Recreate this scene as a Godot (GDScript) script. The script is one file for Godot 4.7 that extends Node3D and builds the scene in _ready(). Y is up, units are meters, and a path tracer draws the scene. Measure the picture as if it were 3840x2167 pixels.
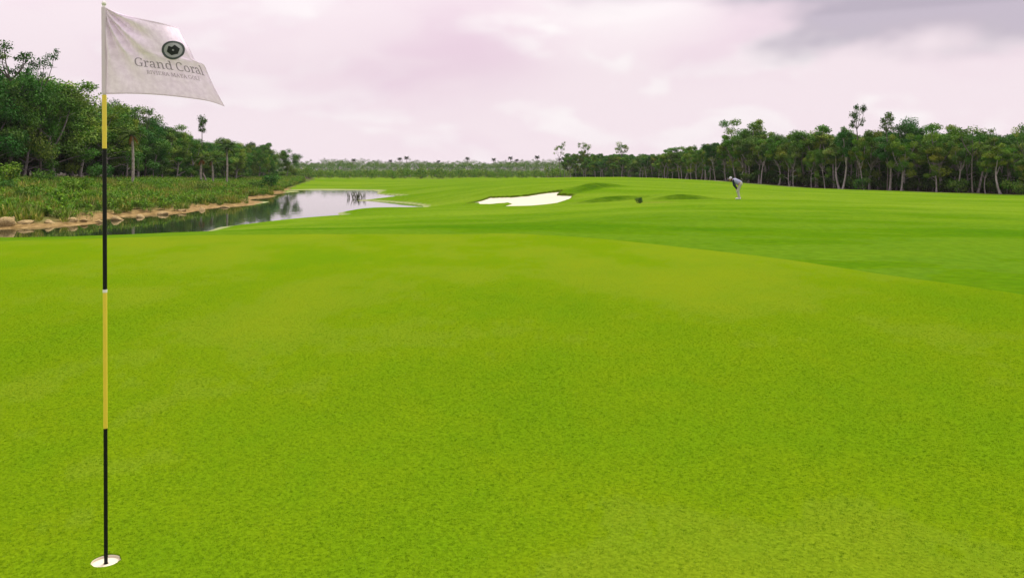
extends Node3D

# A golf green by a pond, woods on both sides, under a bright pinkish overcast.
# Metres, y up; the cup lies at (-1.56, 0, -3.21), the view runs along -z.

class Kit:
	var v := PackedVector3Array()
	var n := PackedVector3Array()
	var c := PackedColorArray()
	var uv := PackedVector2Array()
	var i := PackedInt32Array()
	func add(p: Vector3, nn: Vector3, col: Color, t: Vector2 = Vector2.ZERO) -> int:
		v.append(p); n.append(nn); c.append(col); uv.append(t)
		return v.size() - 1
	func tri(a: int, b: int, d: int) -> void:
		i.append(a); i.append(b); i.append(d)
	func quad(a: int, b: int, d: int, e: int) -> void:
		tri(a, b, d); tri(a, d, e)
	func smooth() -> void:      # normals from the faces, upwards or outwards as the faces wind
		for k in n.size():
			n[k] = Vector3.ZERO
		for t in range(0, i.size(), 3):
			var f := (v[i[t + 2]] - v[i[t]]).cross(v[i[t + 1]] - v[i[t]])
			for k in 3:
				n[i[t + k]] += f
		for k in n.size():
			n[k] = n[k].normalized() if n[k].length_squared() > 1e-20 else Vector3.UP
	func mesh(mat: Material, into: ArrayMesh = null) -> ArrayMesh:
		var m := ArrayMesh.new() if into == null else into
		for t in range(0, i.size(), 3):      # every face winds the way its normals point
			var f := (v[i[t + 2]] - v[i[t]]).cross(v[i[t + 1]] - v[i[t]])
			if f.dot(n[i[t]] + n[i[t + 1]] + n[i[t + 2]]) < 0.0:
				var q := i[t + 1]
				i[t + 1] = i[t + 2]
				i[t + 2] = q
		var a := []
		a.resize(Mesh.ARRAY_MAX)
		a[Mesh.ARRAY_VERTEX] = v
		a[Mesh.ARRAY_NORMAL] = n
		a[Mesh.ARRAY_COLOR] = c
		a[Mesh.ARRAY_TEX_UV] = uv
		a[Mesh.ARRAY_INDEX] = i
		m.add_surface_from_arrays(Mesh.PRIMITIVE_TRIANGLES, a)
		m.surface_set_material(m.get_surface_count() - 1, mat)
		return m

const EYE := 1.5
const WATER := -1.2
const CUP := Vector2(-1.564, -3.214)
const TERRAIN := [
	[-1.8, -3.0, 0.00], [-3.7, -6.0, 0.00], [-5.5, -9.0, 0.00], [-0.8, -3.0, 0.00], [-1.7, -6.0, 0.00], [-2.5, -9.0, 0.00], [0.0, -3.0, 0.00], [0.0, -6.0, 0.00],
	[0.0, -9.0, 0.00], [0.9, -3.0, 0.00], [1.7, -6.0, 0.00], [2.6, -9.0, 0.00], [1.8, -3.0, 0.00], [3.7, -6.0, 0.00], [5.5, -9.0, 0.00], [-11.0, -18.0, 0.00],
	[-8.0, -19.0, 0.00], [-4.5, -19.5, 0.00], [0.1, -19.5, 0.00], [2.8, -16.5, 0.00], [4.6, -13.5, 0.00], [0.0, 4.0, 0.00], [-12.0, 0.0, 0.00], [12.0, 0.0, 0.00],
	[-12.0, 15.0, 0.00], [12.0, 15.0, 0.00], [0.0, 30.0, 0.00], [40.0, 30.0, -0.10], [-40.0, 30.0, -0.10], [60.0, -10.0, -0.10], [-30.0, -5.0, -0.10], [12.3, -20.0, -0.14],
	[21.5, -35.0, -0.37], [33.7, -55.0, -0.70], [52.1, -85.0, -1.01], [9.4, -26.0, -0.13], [16.3, -45.0, -0.26], [25.4, -70.0, -0.50], [38.1, -105.0, -0.75], [44.3, -92.0, -0.82],
	[31.6, -118.0, -0.19], [13.6, -51.0, -0.25], [5.2, -30.0, -0.10], [7.8, -45.0, -0.26], [12.9, -75.0, 0.00], [19.8, -115.0, 0.46], [15.1, -150.0, 0.07], [31.4, -160.0, -0.20],
	[15.4, -200.0, -0.50], [61.9, -160.0, -0.80], [74.0, -110.0, -1.00], [134.5, -200.0, -1.00], [87.4, -300.0, -1.00], [0.2, -32.0, -0.45], [0.3, -45.0, -0.62], [0.3, -52.5, -0.75],
	[0.3, -61.0, -0.27], [0.4, -68.0, 0.20], [0.6, -100.0, 0.31], [0.8, -140.0, 0.20], [1.7, -300.0, -0.90], [-4.3, -38.0, -0.64], [-6.2, -55.0, -0.94], [-7.9, -70.0, -0.93],
	[-12.5, -110.0, -0.75], [-18.1, -160.0, -0.40], [-34.0, -300.0, -0.90], [-58.9, -520.0, -1.00], [77.3, -520.0, -1.00], [-170.4, -520.0, -1.00], [225.8, -520.0, -1.00], [-19.7, -26.0, -1.20],
	[-17.2, -28.0, -1.20], [-14.5, -29.5, -1.20], [-14.0, -33.0, -1.20], [-13.9, -40.0, -1.20], [-12.3, -44.0, -1.20], [-10.2, -49.0, -1.20], [-8.2, -57.0, -1.20], [-12.4, -73.6, -1.20],
	[-13.5, -74.0, -1.20], [-15.7, -96.0, -1.20], [-18.6, -112.0, -1.20], [-25.2, -113.0, -1.20], [-30.0, -112.0, -1.20], [-27.6, -100.0, -1.20], [-24.5, -86.0, -1.20], [-20.1, -65.0, -1.20],
	[-20.8, -53.5, -1.20], [-21.0, -42.6, -1.20], [-23.5, -38.3, -1.20], [-27.2, -36.0, -1.20], [-20.2, -33.0, -1.90], [-23.4, -31.0, -1.90], [-17.7, -36.0, -1.90], [-17.1, -44.0, -2.00],
	[-16.0, -52.0, -2.00], [-13.9, -60.0, -2.10], [-19.8, -85.0, -2.20], [-24.6, -98.0, -2.10], [-12.8, -66.0, -1.90], [-10.3, -75.0, -0.85], [-13.8, -104.0, -0.85], [-30.1, -135.0, -0.80],
	[-44.6, -200.0, -0.65], [-71.3, -320.0, -1.10], [-31.8, -42.0, 0.06], [-27.6, -45.0, -0.64], [-38.0, -62.0, -0.04], [-46.0, -75.0, 0.46], [-25.6, -52.0, -0.78], [-41.4, -88.0, 0.12],
	[-26.5, -68.0, -0.83], [-42.8, -110.0, -0.02], [-27.3, -88.0, -0.68], [-44.7, -145.0, -0.23], [-44.8, -170.0, -0.20], [-60.3, -75.0, 0.80], [-112.5, -140.0, 0.80], [-72.5, -140.0, 0.30],
	[-84.6, -200.0, 0.00], [-155.9, -220.0, 0.50], [-40.0, -31.0, -0.20], [-33.0, -31.0, -1.20], [-12.0, -19.0, -0.07], [-9.9, -19.5, -0.05], [-15.0, -19.5, -0.08], [-7.0, -20.5, 0.0], [-9.6, -54.0, -0.95]]

const BUNKER := [Vector2(-3.10, -57.10), Vector2(-2.06, -59.24), Vector2(-1.62, -60.71), Vector2(-0.74, -59.97), Vector2(0.06, -59.39), Vector2(1.19, -59.53), Vector2(2.36, -60.56), Vector2(3.55, -61.15), Vector2(3.58, -60.12), Vector2(3.19, -58.80), Vector2(4.37, -57.78), Vector2(3.77, -55.72), Vector2(2.86, -53.67), Vector2(1.31, -52.79), Vector2(-0.51, -53.09), Vector2(0.05, -54.84), Vector2(-0.21, -56.16), Vector2(-1.50, -55.90)]
const GREEN_EDGE := [[-180, 8.0], [-120, 11.0], [-80, 17.0], [-50, 21.0], [-31.5, 21.5], [-18.1, 20.6], [-7.8, 20.4], [0.3, 19.9], [5.8, 18.6], [11.1, 16.7], [18.7, 14.7], [23.5, 13.2], [27.9, 12.5], [31.5, 11.8], [45, 10.0], [90, 8.0], [180, 8.0]]
const BANK_LINE := [[-60, 43.0], [-31.5, 44.9], [-26.2, 47.5], [-21.3, 57.4], [-17.2, 68.1], [-15.9, 89.4], [-15.4, 103.7], [-15.0, 124.0], [-13.5, 160.0]]
const LEFT_EDGE := [Vector2(-45.4, -62), Vector2(-46, -75), Vector2(-42.6, -90), Vector2(-42.8, -110), Vector2(-44.7, -145), Vector2(-44.8, -170)]
const RIGHT_EDGE := [Vector2(10.4, -205), Vector2(19.2, -190), Vector2(29.4, -150), Vector2(32.1, -120), Vector2(38.1, -105), Vector2(44.3, -92), Vector2(52.1, -85), Vector2(62, -77), Vector2(74, -66)]

var tps_x := PackedFloat64Array()
var tps_z := PackedFloat64Array()
var tps_w := PackedFloat64Array()
var names := {}
var M := {}
var grain := FastNoiseLite.new()
var broad := FastNoiseLite.new()
var rng := RandomNumberGenerator.new()

# ------------------------------------------------------------------ naming
func numbered(called: String) -> String:
	var k: int = names.get(called, 0)
	names[called] = k + 1
	return called if k == 0 else "%s_%03d" % [called, k]

func thing(called: String, label: String, category: String, at: Vector3 = Vector3.ZERO, group: String = "") -> Node3D:
	var o := Node3D.new()
	o.name = numbered(called)
	add_child(o)
	o.position = at
	o.set_meta("label", label)
	o.set_meta("category", category)
	if group != "":
		o.set_meta("group", group)
	return o

func part(parent: Node, called: String, mesh: Mesh, mat: Material = null) -> MeshInstance3D:
	var o := MeshInstance3D.new()
	o.name = called
	o.mesh = mesh
	if mat:
		o.material_override = mat
	parent.add_child(o, true)
	return o

func setting(called: String, mesh: Mesh) -> MeshInstance3D:
	var o := part(self, called, mesh)
	o.set_meta("kind", "structure")
	return o

func ordinal(k: int) -> String:
	var w := ["first", "second", "third", "fourth", "fifth", "sixth", "seventh", "eighth", "ninth", "tenth", "eleventh", "twelfth"]
	if k < w.size():
		return w[k]
	var d := k + 1
	var tail := "th"
	if d % 100 < 11 or d % 100 > 13:
		tail = ["th", "st", "nd", "rd", "th", "th", "th", "th", "th", "th"][d % 10]
	return str(d) + tail

# ------------------------------------------------------------------ land
func solve_terrain() -> void:
	var n := TERRAIN.size()
	var m := n + 3
	var a := []
	for r in m:
		var row := PackedFloat64Array()
		row.resize(m + 1)
		a.append(row)
	for r in n:
		var pr: Array = TERRAIN[r]
		tps_x.append(pr[0]); tps_z.append(pr[1])
		for k in n:
			var dx: float = (pr[0] - TERRAIN[k][0])
			var dz: float = (pr[1] - TERRAIN[k][1])
			var d2 := dx * dx + dz * dz
			a[r][k] = d2 * log(d2) if d2 > 0.0 else 0.6   # a little smoothing on the diagonal
		a[r][n] = 1.0; a[r][n + 1] = pr[0]; a[r][n + 2] = pr[1]
		a[n][r] = 1.0; a[n + 1][r] = pr[0]; a[n + 2][r] = pr[1]
		a[r][m] = pr[2]
	for col in m:
		var best := col
		for r in range(col + 1, m):
			if absf(a[r][col]) > absf(a[best][col]):
				best = r
		var t = a[col]; a[col] = a[best]; a[best] = t
		var pivot: PackedFloat64Array = a[col]
		var inv: float = 1.0 / pivot[col]
		for r in range(col + 1, m):
			var row: PackedFloat64Array = a[r]
			var f: float = row[col] * inv
			if f != 0.0:
				for k in range(col, m + 1):
					row[k] -= f * pivot[k]
				a[r] = row
	tps_w.resize(m)
	for r in range(m - 1, -1, -1):
		var s: float = a[r][m]
		for k in range(r + 1, m):
			s -= a[r][k] * tps_w[k]
		tps_w[r] = s / a[r][r]

func land(x: float, z: float) -> float:     # the smooth lie of the land
	if x * x + z * z > 340000.0:
		return -1.0
	var n := tps_x.size()
	var s := tps_w[n] + tps_w[n + 1] * x + tps_w[n + 2] * z
	for k in n:
		var dx := x - tps_x[k]
		var dz := z - tps_z[k]
		var d := dx * dx + dz * dz
		if d > 0.0:
			s += tps_w[k] * d * log(d)
	return s

func bell(x: float, z: float, cx: float, cz: float, rx: float, rz: float) -> float:
	var q := ((x - cx) / rx) ** 2 + ((z - cz) / rz) ** 2
	return exp(-q) if q < 12.0 else 0.0

func bunker_depth(x: float, z: float) -> float:   # metres inside the sand outline; negative outside
	if x < -6.0 or x > 8.0 or z > -49.0 or z < -66.0:
		return -5.0
	var p := Vector2(x, z)
	var d := 1e9
	for k in BUNKER.size():
		var q := Geometry2D.get_closest_point_to_segment(p, BUNKER[k], BUNKER[(k + 1) % BUNKER.size()])
		d = minf(d, q.distance_to(p))
	return d if Geometry2D.is_point_in_polygon(p, PackedVector2Array(BUNKER)) else -d

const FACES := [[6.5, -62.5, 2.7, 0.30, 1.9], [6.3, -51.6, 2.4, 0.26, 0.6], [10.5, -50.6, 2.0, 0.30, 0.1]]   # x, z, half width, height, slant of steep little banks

func mound_face(x: float, z: float, f: Array) -> float:
	var u: float = (x - f[0]) / f[2]
	var back: float = (f[1] - f[4] * (x - f[0]) - z) / sqrt(1.0 + f[4] * f[4]) + 0.35 * broad.get_noise_2d(x * 25.0, z * 25.0)
	return exp(-u * u * 1.3) * smoothstep(-0.2, 1.3, back) * exp(-maxf(0.0, back - 1.2) / 5.0)

func face_shade(x: float, z: float) -> float:     # painted shade of the steep banks, full on their faces
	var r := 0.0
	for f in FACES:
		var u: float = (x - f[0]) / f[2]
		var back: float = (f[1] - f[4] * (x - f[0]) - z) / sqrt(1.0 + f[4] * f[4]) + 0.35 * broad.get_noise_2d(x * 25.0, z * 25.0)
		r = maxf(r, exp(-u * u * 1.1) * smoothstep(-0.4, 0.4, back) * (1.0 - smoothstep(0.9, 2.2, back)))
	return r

func ground(x: float, z: float) -> float:
	var h := land(x, z)
	var r2 := x * x + z * z
	if r2 < 500.0:
		h = lerpf(h * 0.4, h, smoothstep(13.0, 21.0, sqrt(r2)))
	# hollows and mounds right of the sand
	if z < -40.0 and z > -95.0 and x > 0.0 and x < 20.0:
		for f in FACES:
			h += f[3] * mound_face(x, z, f)
	h += 0.35 * bell(x, z, -8.5, -175.0, 6.0, 8.0)
	if r2 > 400.0:
		h += 0.05 * broad.get_noise_2d(x * 6.0, z * 6.0)
	var b := bunker_depth(x, z)
	if b > -2.5:
		h -= 0.28 * smoothstep(-0.03, 0.13, b)
		if z < -56.4 and b < 0.3:
			h += 0.10 * smoothstep(-1.2, -0.1, b) * (1.0 - smoothstep(0.0, 0.12, b))
	return h

func along(table: Array, at: float) -> float:
	if at <= table[0][0]:
		return table[0][1]
	for k in range(1, table.size()):
		if at <= table[k][0]:
			var t: float = (at - table[k - 1][0]) / (table[k][0] - table[k - 1][0])
			return lerpf(table[k - 1][1], table[k][1], t)
	return table[-1][1]

func green_edge(deg: float) -> float:
	return 0.25 * along(GREEN_EDGE, deg - 2.5) + 0.5 * along(GREEN_EDGE, deg) + 0.25 * along(GREEN_EDGE, deg + 2.5)

func edge_distance(x: float, z: float, line: Array) -> float:   # metres from a wood's front edge
	var d := 1e9
	for k in line.size() - 1:
		d = minf(d, Geometry2D.get_closest_point_to_segment(Vector2(x, z), line[k], line[k + 1]).distance_to(Vector2(x, z)))
	return d

func left_x(z: float) -> float:
	if z >= LEFT_EDGE[0].y:
		return LEFT_EDGE[0].x
	for k in range(1, LEFT_EDGE.size()):
		if z >= LEFT_EDGE[k].y:
			return lerpf(LEFT_EDGE[k - 1].x, LEFT_EDGE[k].x, (z - LEFT_EDGE[k - 1].y) / (LEFT_EDGE[k].y - LEFT_EDGE[k - 1].y))
	return LEFT_EDGE[-1].x

func right_x(z: float) -> float:
	if z <= RIGHT_EDGE[0].y:
		return RIGHT_EDGE[0].x
	for k in range(1, RIGHT_EDGE.size()):
		if z <= RIGHT_EDGE[k].y:
			return lerpf(RIGHT_EDGE[k - 1].x, RIGHT_EDGE[k].x, (z - RIGHT_EDGE[k - 1].y) / (RIGHT_EDGE[k].y - RIGHT_EDGE[k - 1].y))
	return RIGHT_EDGE[-1].x + (z - RIGHT_EDGE[-1].y) * 1.2

func green_color(x: float, z: float) -> Color:     # two strains of turf grown into one another
	var p := broad.get_noise_2d(x * 9.0 + 40.0, z * 5.0) * 0.9 + broad.get_noise_2d(x * 38.0, z * 24.0 + 90.0) * 0.35 + broad.get_noise_2d(x * 130.0, z * 90.0) * 0.22
	var t := smoothstep(-0.75, 0.75, p)
	return Color(0.110, 0.210, 0.0060).lerp(Color(0.162, 0.229, 0.0096), t)

func fairway_color(x: float, z: float, h: float) -> Color:
	var p := broad.get_noise_2d(x * 1.6 + z * 0.5, z * 4.2 + 300.0) + 0.6 * broad.get_noise_2d(x * 5.0 + 70.0, z * 11.0) + 0.35 * broad.get_noise_2d(x * 22.0, z * 30.0)
	var t := smoothstep(-0.8, 0.8, p)
	var c := Color(0.057, 0.147, 0.0040).lerp(Color(0.096, 0.184, 0.0095), t)
	# the fairway proper, a lighter strain than the first cut round the green
	var open := smoothstep(24.0, 44.0, sqrt(x * x + z * z) + 12.0 * broad.get_noise_2d(x * 2.5 + 11.0, z * 2.5) - 0.25 * x)
	c = c.lerp(Color(0.094, 0.188, 0.0075).lerp(Color(0.142, 0.228, 0.016), t), open)
	# shade on the steep banks, painted into the turf as darker green
	var rough := face_shade(x, z) * (0.85 + 0.5 * broad.get_noise_2d(x * 60.0, z * 60.0)) if z < -40.0 and z > -70.0 and x > 0.0 and x < 16.0 else 0.0
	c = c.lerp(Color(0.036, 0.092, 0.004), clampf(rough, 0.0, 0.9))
	# dry patch by the small bush
	c = c.lerp(Color(0.17, 0.16, 0.03), 0.6 * bell(x, z, 8.0, -46.4, 1.0, 1.2))
	# darker olive along the sand outline, strongest on the lip behind
	var b := bunker_depth(x, z)
	if b > -0.12 and b < 0.3:
		c = c.lerp(Color(0.060, 0.075, 0.012), 0.7 if z < -57.0 else 0.3)
	# pale sandy rim of the pond
	if x < 0.0 and z < -25.0 and z > -120.0:
		var rim := smoothstep(WATER - 0.04, WATER + 0.01, h) * (1.0 - smoothstep(WATER + 0.03, WATER + 0.10, h))
		c = c.lerp(Color(0.36, 0.35, 0.22), rim * 0.7)
	if h < WATER - 0.02:
		c = Color(0.06, 0.07, 0.03)
	# worn sand at the foot of the wood, then leaf litter under the trees
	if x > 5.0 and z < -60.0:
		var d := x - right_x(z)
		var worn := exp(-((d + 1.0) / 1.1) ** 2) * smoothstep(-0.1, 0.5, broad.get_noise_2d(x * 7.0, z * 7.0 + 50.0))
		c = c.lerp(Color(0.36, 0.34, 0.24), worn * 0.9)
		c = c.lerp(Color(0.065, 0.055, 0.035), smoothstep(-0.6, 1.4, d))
	if z < -215.0:
		var far := smoothstep(-0.3, 0.4, broad.get_noise_2d(x * 1.2, z * 0.8)) * 0.5
		c = c.lerp(Color(0.12, 0.13, 0.04), far)
	return c

func bank_color(x: float, z: float, h: float) -> Color:
	var p := broad.get_noise_2d(x * 8.0, z * 8.0) + 0.5 * broad.get_noise_2d(x * 30.0, z * 30.0)
	var c := Color(0.07, 0.13, 0.018).lerp(Color(0.16, 0.17, 0.05), smoothstep(-0.6, 0.8, p))
	var bare := 1.0 - smoothstep(WATER + 0.13, WATER + 0.36, h + 0.16 * p)
	c = c.lerp(Color(0.31, 0.225, 0.10), bare)
	if h < WATER - 0.05:
		c = Color(0.07, 0.07, 0.03)
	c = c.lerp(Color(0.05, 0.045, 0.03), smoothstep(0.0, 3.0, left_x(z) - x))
	return c

func build_land() -> void:
	var deg := PackedFloat64Array()
	var a := -180.0
	while a < -40.0:
		deg.append(a); a += 4.0
	a = -40.0
	while a < 40.0:
		deg.append(a); a += 0.1 if a > -3.6 and a < 5.4 else 0.3
	a = 40.0
	while a < 180.0:
		deg.append(a); a += 4.0
	var nc := deg.size()
	# --- the putting green: rings from under the camera out to its edge, a hole left for the cup
	var nr := 150
	var kit := Kit.new()
	var cup_deg := rad_to_deg(atan2(CUP.x, -CUP.y))
	var cup_r := CUP.length()
	var j0 := -1; var j1 := -1
	var i0 := -1; var i1 := -1
	for k in nc:
		if deg[k] < cup_deg - 1.5: i0 = k
		if i1 < 0 and deg[k] > cup_deg + 1.5: i1 = k
	for j in nr + 1:
		var r := 0.6 * pow(green_edge(cup_deg) / 0.6, float(j) / nr)
		if r < cup_r - 0.085: j0 = j
		if j1 < 0 and r > cup_r + 0.085: j1 = j
	for k in nc:
		var rad := deg_to_rad(deg[k])
		var e := green_edge(deg[k])
		for j in nr + 1:
			var r := 0.6 * pow(e / 0.6, float(j) / nr)
			var x := sin(rad) * r
			var z := -cos(rad) * r
			kit.add(Vector3(x, ground(x, z), z), Vector3.UP, green_color(x, z), Vector2(x, z))
	for k in nc:
		var k2 := (k + 1) % nc
		for j in nr:
			if k >= i0 and k < i1 and j >= j0 and j < j1:
				continue
			kit.quad(k * (nr + 1) + j, k * (nr + 1) + j + 1, k2 * (nr + 1) + j + 1, k2 * (nr + 1) + j)
	var hub := kit.add(Vector3(0, ground(0, 0), 0), Vector3.UP, green_color(0, 0), Vector2.ZERO)
	for k in nc:
		kit.tri(hub, k * (nr + 1), ((k + 1) % nc) * (nr + 1))
	# turf between the gap and the round hole
	var rim: Array[int] = []
	for k in range(i0, i1): rim.append(k * (nr + 1) + j0)
	for j in range(j0, j1): rim.append(i1 * (nr + 1) + j)
	for k in range(i1, i0, -1): rim.append(k * (nr + 1) + j1)
	for j in range(j1, j0, -1): rim.append(i0 * (nr + 1) + j)
	var loops: Array = [rim]
	for s in [0.35, 0.7, 0.9, 1.0, 1.001]:
		var ring: Array[int] = []
		for id in rim:
			var p := kit.v[id]
			var d := Vector2(p.x - CUP.x, p.z - CUP.y)
			var q := CUP + d.normalized() * lerpf(d.length(), 0.0545, minf(s, 1.0))
			var y := ground(q.x, q.y)
			if s > 1.0: y -= 0.018
			ring.append(kit.add(Vector3(q.x, y, q.y), Vector3.UP, green_color(q.x, q.y), q))
		loops.append(ring)
	for l in loops.size() - 1:
		for k in rim.size():
			var k2 := (k + 1) % rim.size()
			kit.quad(loops[l][k], loops[l + 1][k], loops[l + 1][k2], loops[l][k2])
	kit.smooth()
	for k in kit.n.size():
		if kit.n[k].y < 0.0: kit.n[k] = -kit.n[k]
	var g := setting("putting_green", kit.mesh(M.green))
	g.set_meta("label", "smooth bright putting green around the flagstick")
	# --- everything beyond it
	var rings := PackedFloat64Array()
	var r := 10.0
	while r < 640.0:
		rings.append(r)
		r *= 1.0045 if r > 40.0 and r < 64.0 else (1.013 if r < 180.0 else 1.03)
	rings.append(900.0)
	rings.append(2500.0)
	var n2 := rings.size()
	var fair := Kit.new()
	var bank := Kit.new()
	var zone := PackedByteArray()
	for k in nc:
		var rad := deg_to_rad(deg[k])
		var e := green_edge(deg[k])
		for j in n2:
			var q: float = e + (rings[j] - 10.0) * (2500.0 - e) / 2490.0
			var x := sin(rad) * q
			var z := -cos(rad) * q
			var h := ground(x, z) if j > 0 else ground(x, z)
			var in_bank := deg[k] > -60.0 and deg[k] < -13.5 and q > along(BANK_LINE, deg[k]) - 2.0
			zone.append(1 if in_bank else 0)
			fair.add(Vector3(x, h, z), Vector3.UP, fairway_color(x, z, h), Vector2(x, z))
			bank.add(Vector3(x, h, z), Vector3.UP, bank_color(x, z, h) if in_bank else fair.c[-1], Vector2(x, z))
	for k in nc:
		var k2 := (k + 1) % nc
		for j in n2 - 1:
			var into: Kit = bank if zone[k * n2 + j] == 1 else fair
			into.quad(k * n2 + j, k * n2 + j + 1, k2 * n2 + j + 1, k2 * n2 + j)
	fair.smooth(); bank.smooth()
	for kk in [fair, bank]:
		for k in kk.n.size():
			if kk.n[k].y < 0.0: kk.n[k] = -kk.n[k]
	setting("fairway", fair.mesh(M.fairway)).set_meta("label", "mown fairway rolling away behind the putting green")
	setting("pond_bank", compact(bank).mesh(M.bank)).set_meta("label", "eroded sandy bank on the far side of the pond")
	# --- sand
	var sand := Kit.new()
	var nx := 60
	var nz := 60
	for jz in nz + 1:
		for ix in nx + 1:
			var x := lerpf(-3.4, 5.0, float(ix) / nx)
			var z := lerpf(-52.2, -61.8, float(jz) / nz)
			var b := bunker_depth(x, z)
			var y := land(x, z) - 0.022 - 0.06 * smoothstep(0.2, 1.5, b) + 0.012 * broad.get_noise_2d(x * 60.0, z * 60.0)
			if b < -0.12: y -= minf(0.5, (-b - 0.12) * 3.0)
			sand.add(Vector3(x, y, z), Vector3.UP, Color(0.54, 0.52, 0.43), Vector2(x, z))
	for jz in nz:
		for ix in nx:
			var k := jz * (nx + 1) + ix
			sand.quad(k, k + 1, k + nx + 2, k + nx + 1)
	sand.smooth()
	for k in sand.n.size():
		if sand.n[k].y < 0.0: sand.n[k] = -sand.n[k]
	setting("sand_bunker", sand.mesh(M.sand)).set_meta("label", "white sand bunker with ragged lobes beyond the green")
	# --- water
	var w := Kit.new()
	for jz in 49:
		for ix in 25:
			w.add(Vector3(lerpf(-37.0, -6.0, ix / 24.0), WATER, lerpf(-24.0, -122.0, jz / 48.0)), Vector3.UP, Color.WHITE, Vector2(ix / 24.0 * 31.0, jz / 48.0 * 98.0))
	for jz in 48:
		for ix in 24:
			var k := jz * 25 + ix
			w.quad(k, k + 1, k + 26, k + 25)
	setting("pond_water", w.mesh(M.water)).set_meta("label", "still pond water mirroring the pale sky")

func compact(k: Kit) -> Kit:
	var o := Kit.new()
	var map := {}
	for id in k.i:
		if not map.has(id):
			map[id] = o.add(k.v[id], k.n[id], k.c[id], k.uv[id])
		o.i.append(map[id])
	return o

# ------------------------------------------------------------------ materials
func noise_texture(size: int, freq: float, lo: Color, hi: Color, octaves: int, sd: int, normal: bool = false, bump: float = 4.0) -> NoiseTexture2D:
	var f := FastNoiseLite.new()
	f.seed = sd
	f.noise_type = FastNoiseLite.TYPE_SIMPLEX_SMOOTH
	f.frequency = freq
	f.fractal_octaves = octaves
	f.fractal_gain = 0.6
	var t := NoiseTexture2D.new()
	t.width = size; t.height = size
	t.seamless = true
	t.noise = f
	if normal:
		t.as_normal_map = true
		t.bump_strength = bump
	else:
		var g := Gradient.new()
		g.colors = PackedColorArray([lo, hi])
		g.offsets = PackedFloat32Array([0.15, 0.85])
		t.color_ramp = g
	return t

func plain(c: Color, rough: float = 0.8, spec: float = 0.3) -> StandardMaterial3D:
	var m := StandardMaterial3D.new()
	m.albedo_color = c.linear_to_srgb()
	m.roughness = rough
	m.metallic_specular = spec
	return m

func tinted(c: Color, rough: float = 0.8, spec: float = 0.3) -> StandardMaterial3D:
	var m := plain(c, rough, spec)
	m.vertex_color_use_as_albedo = true
	return m

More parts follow.
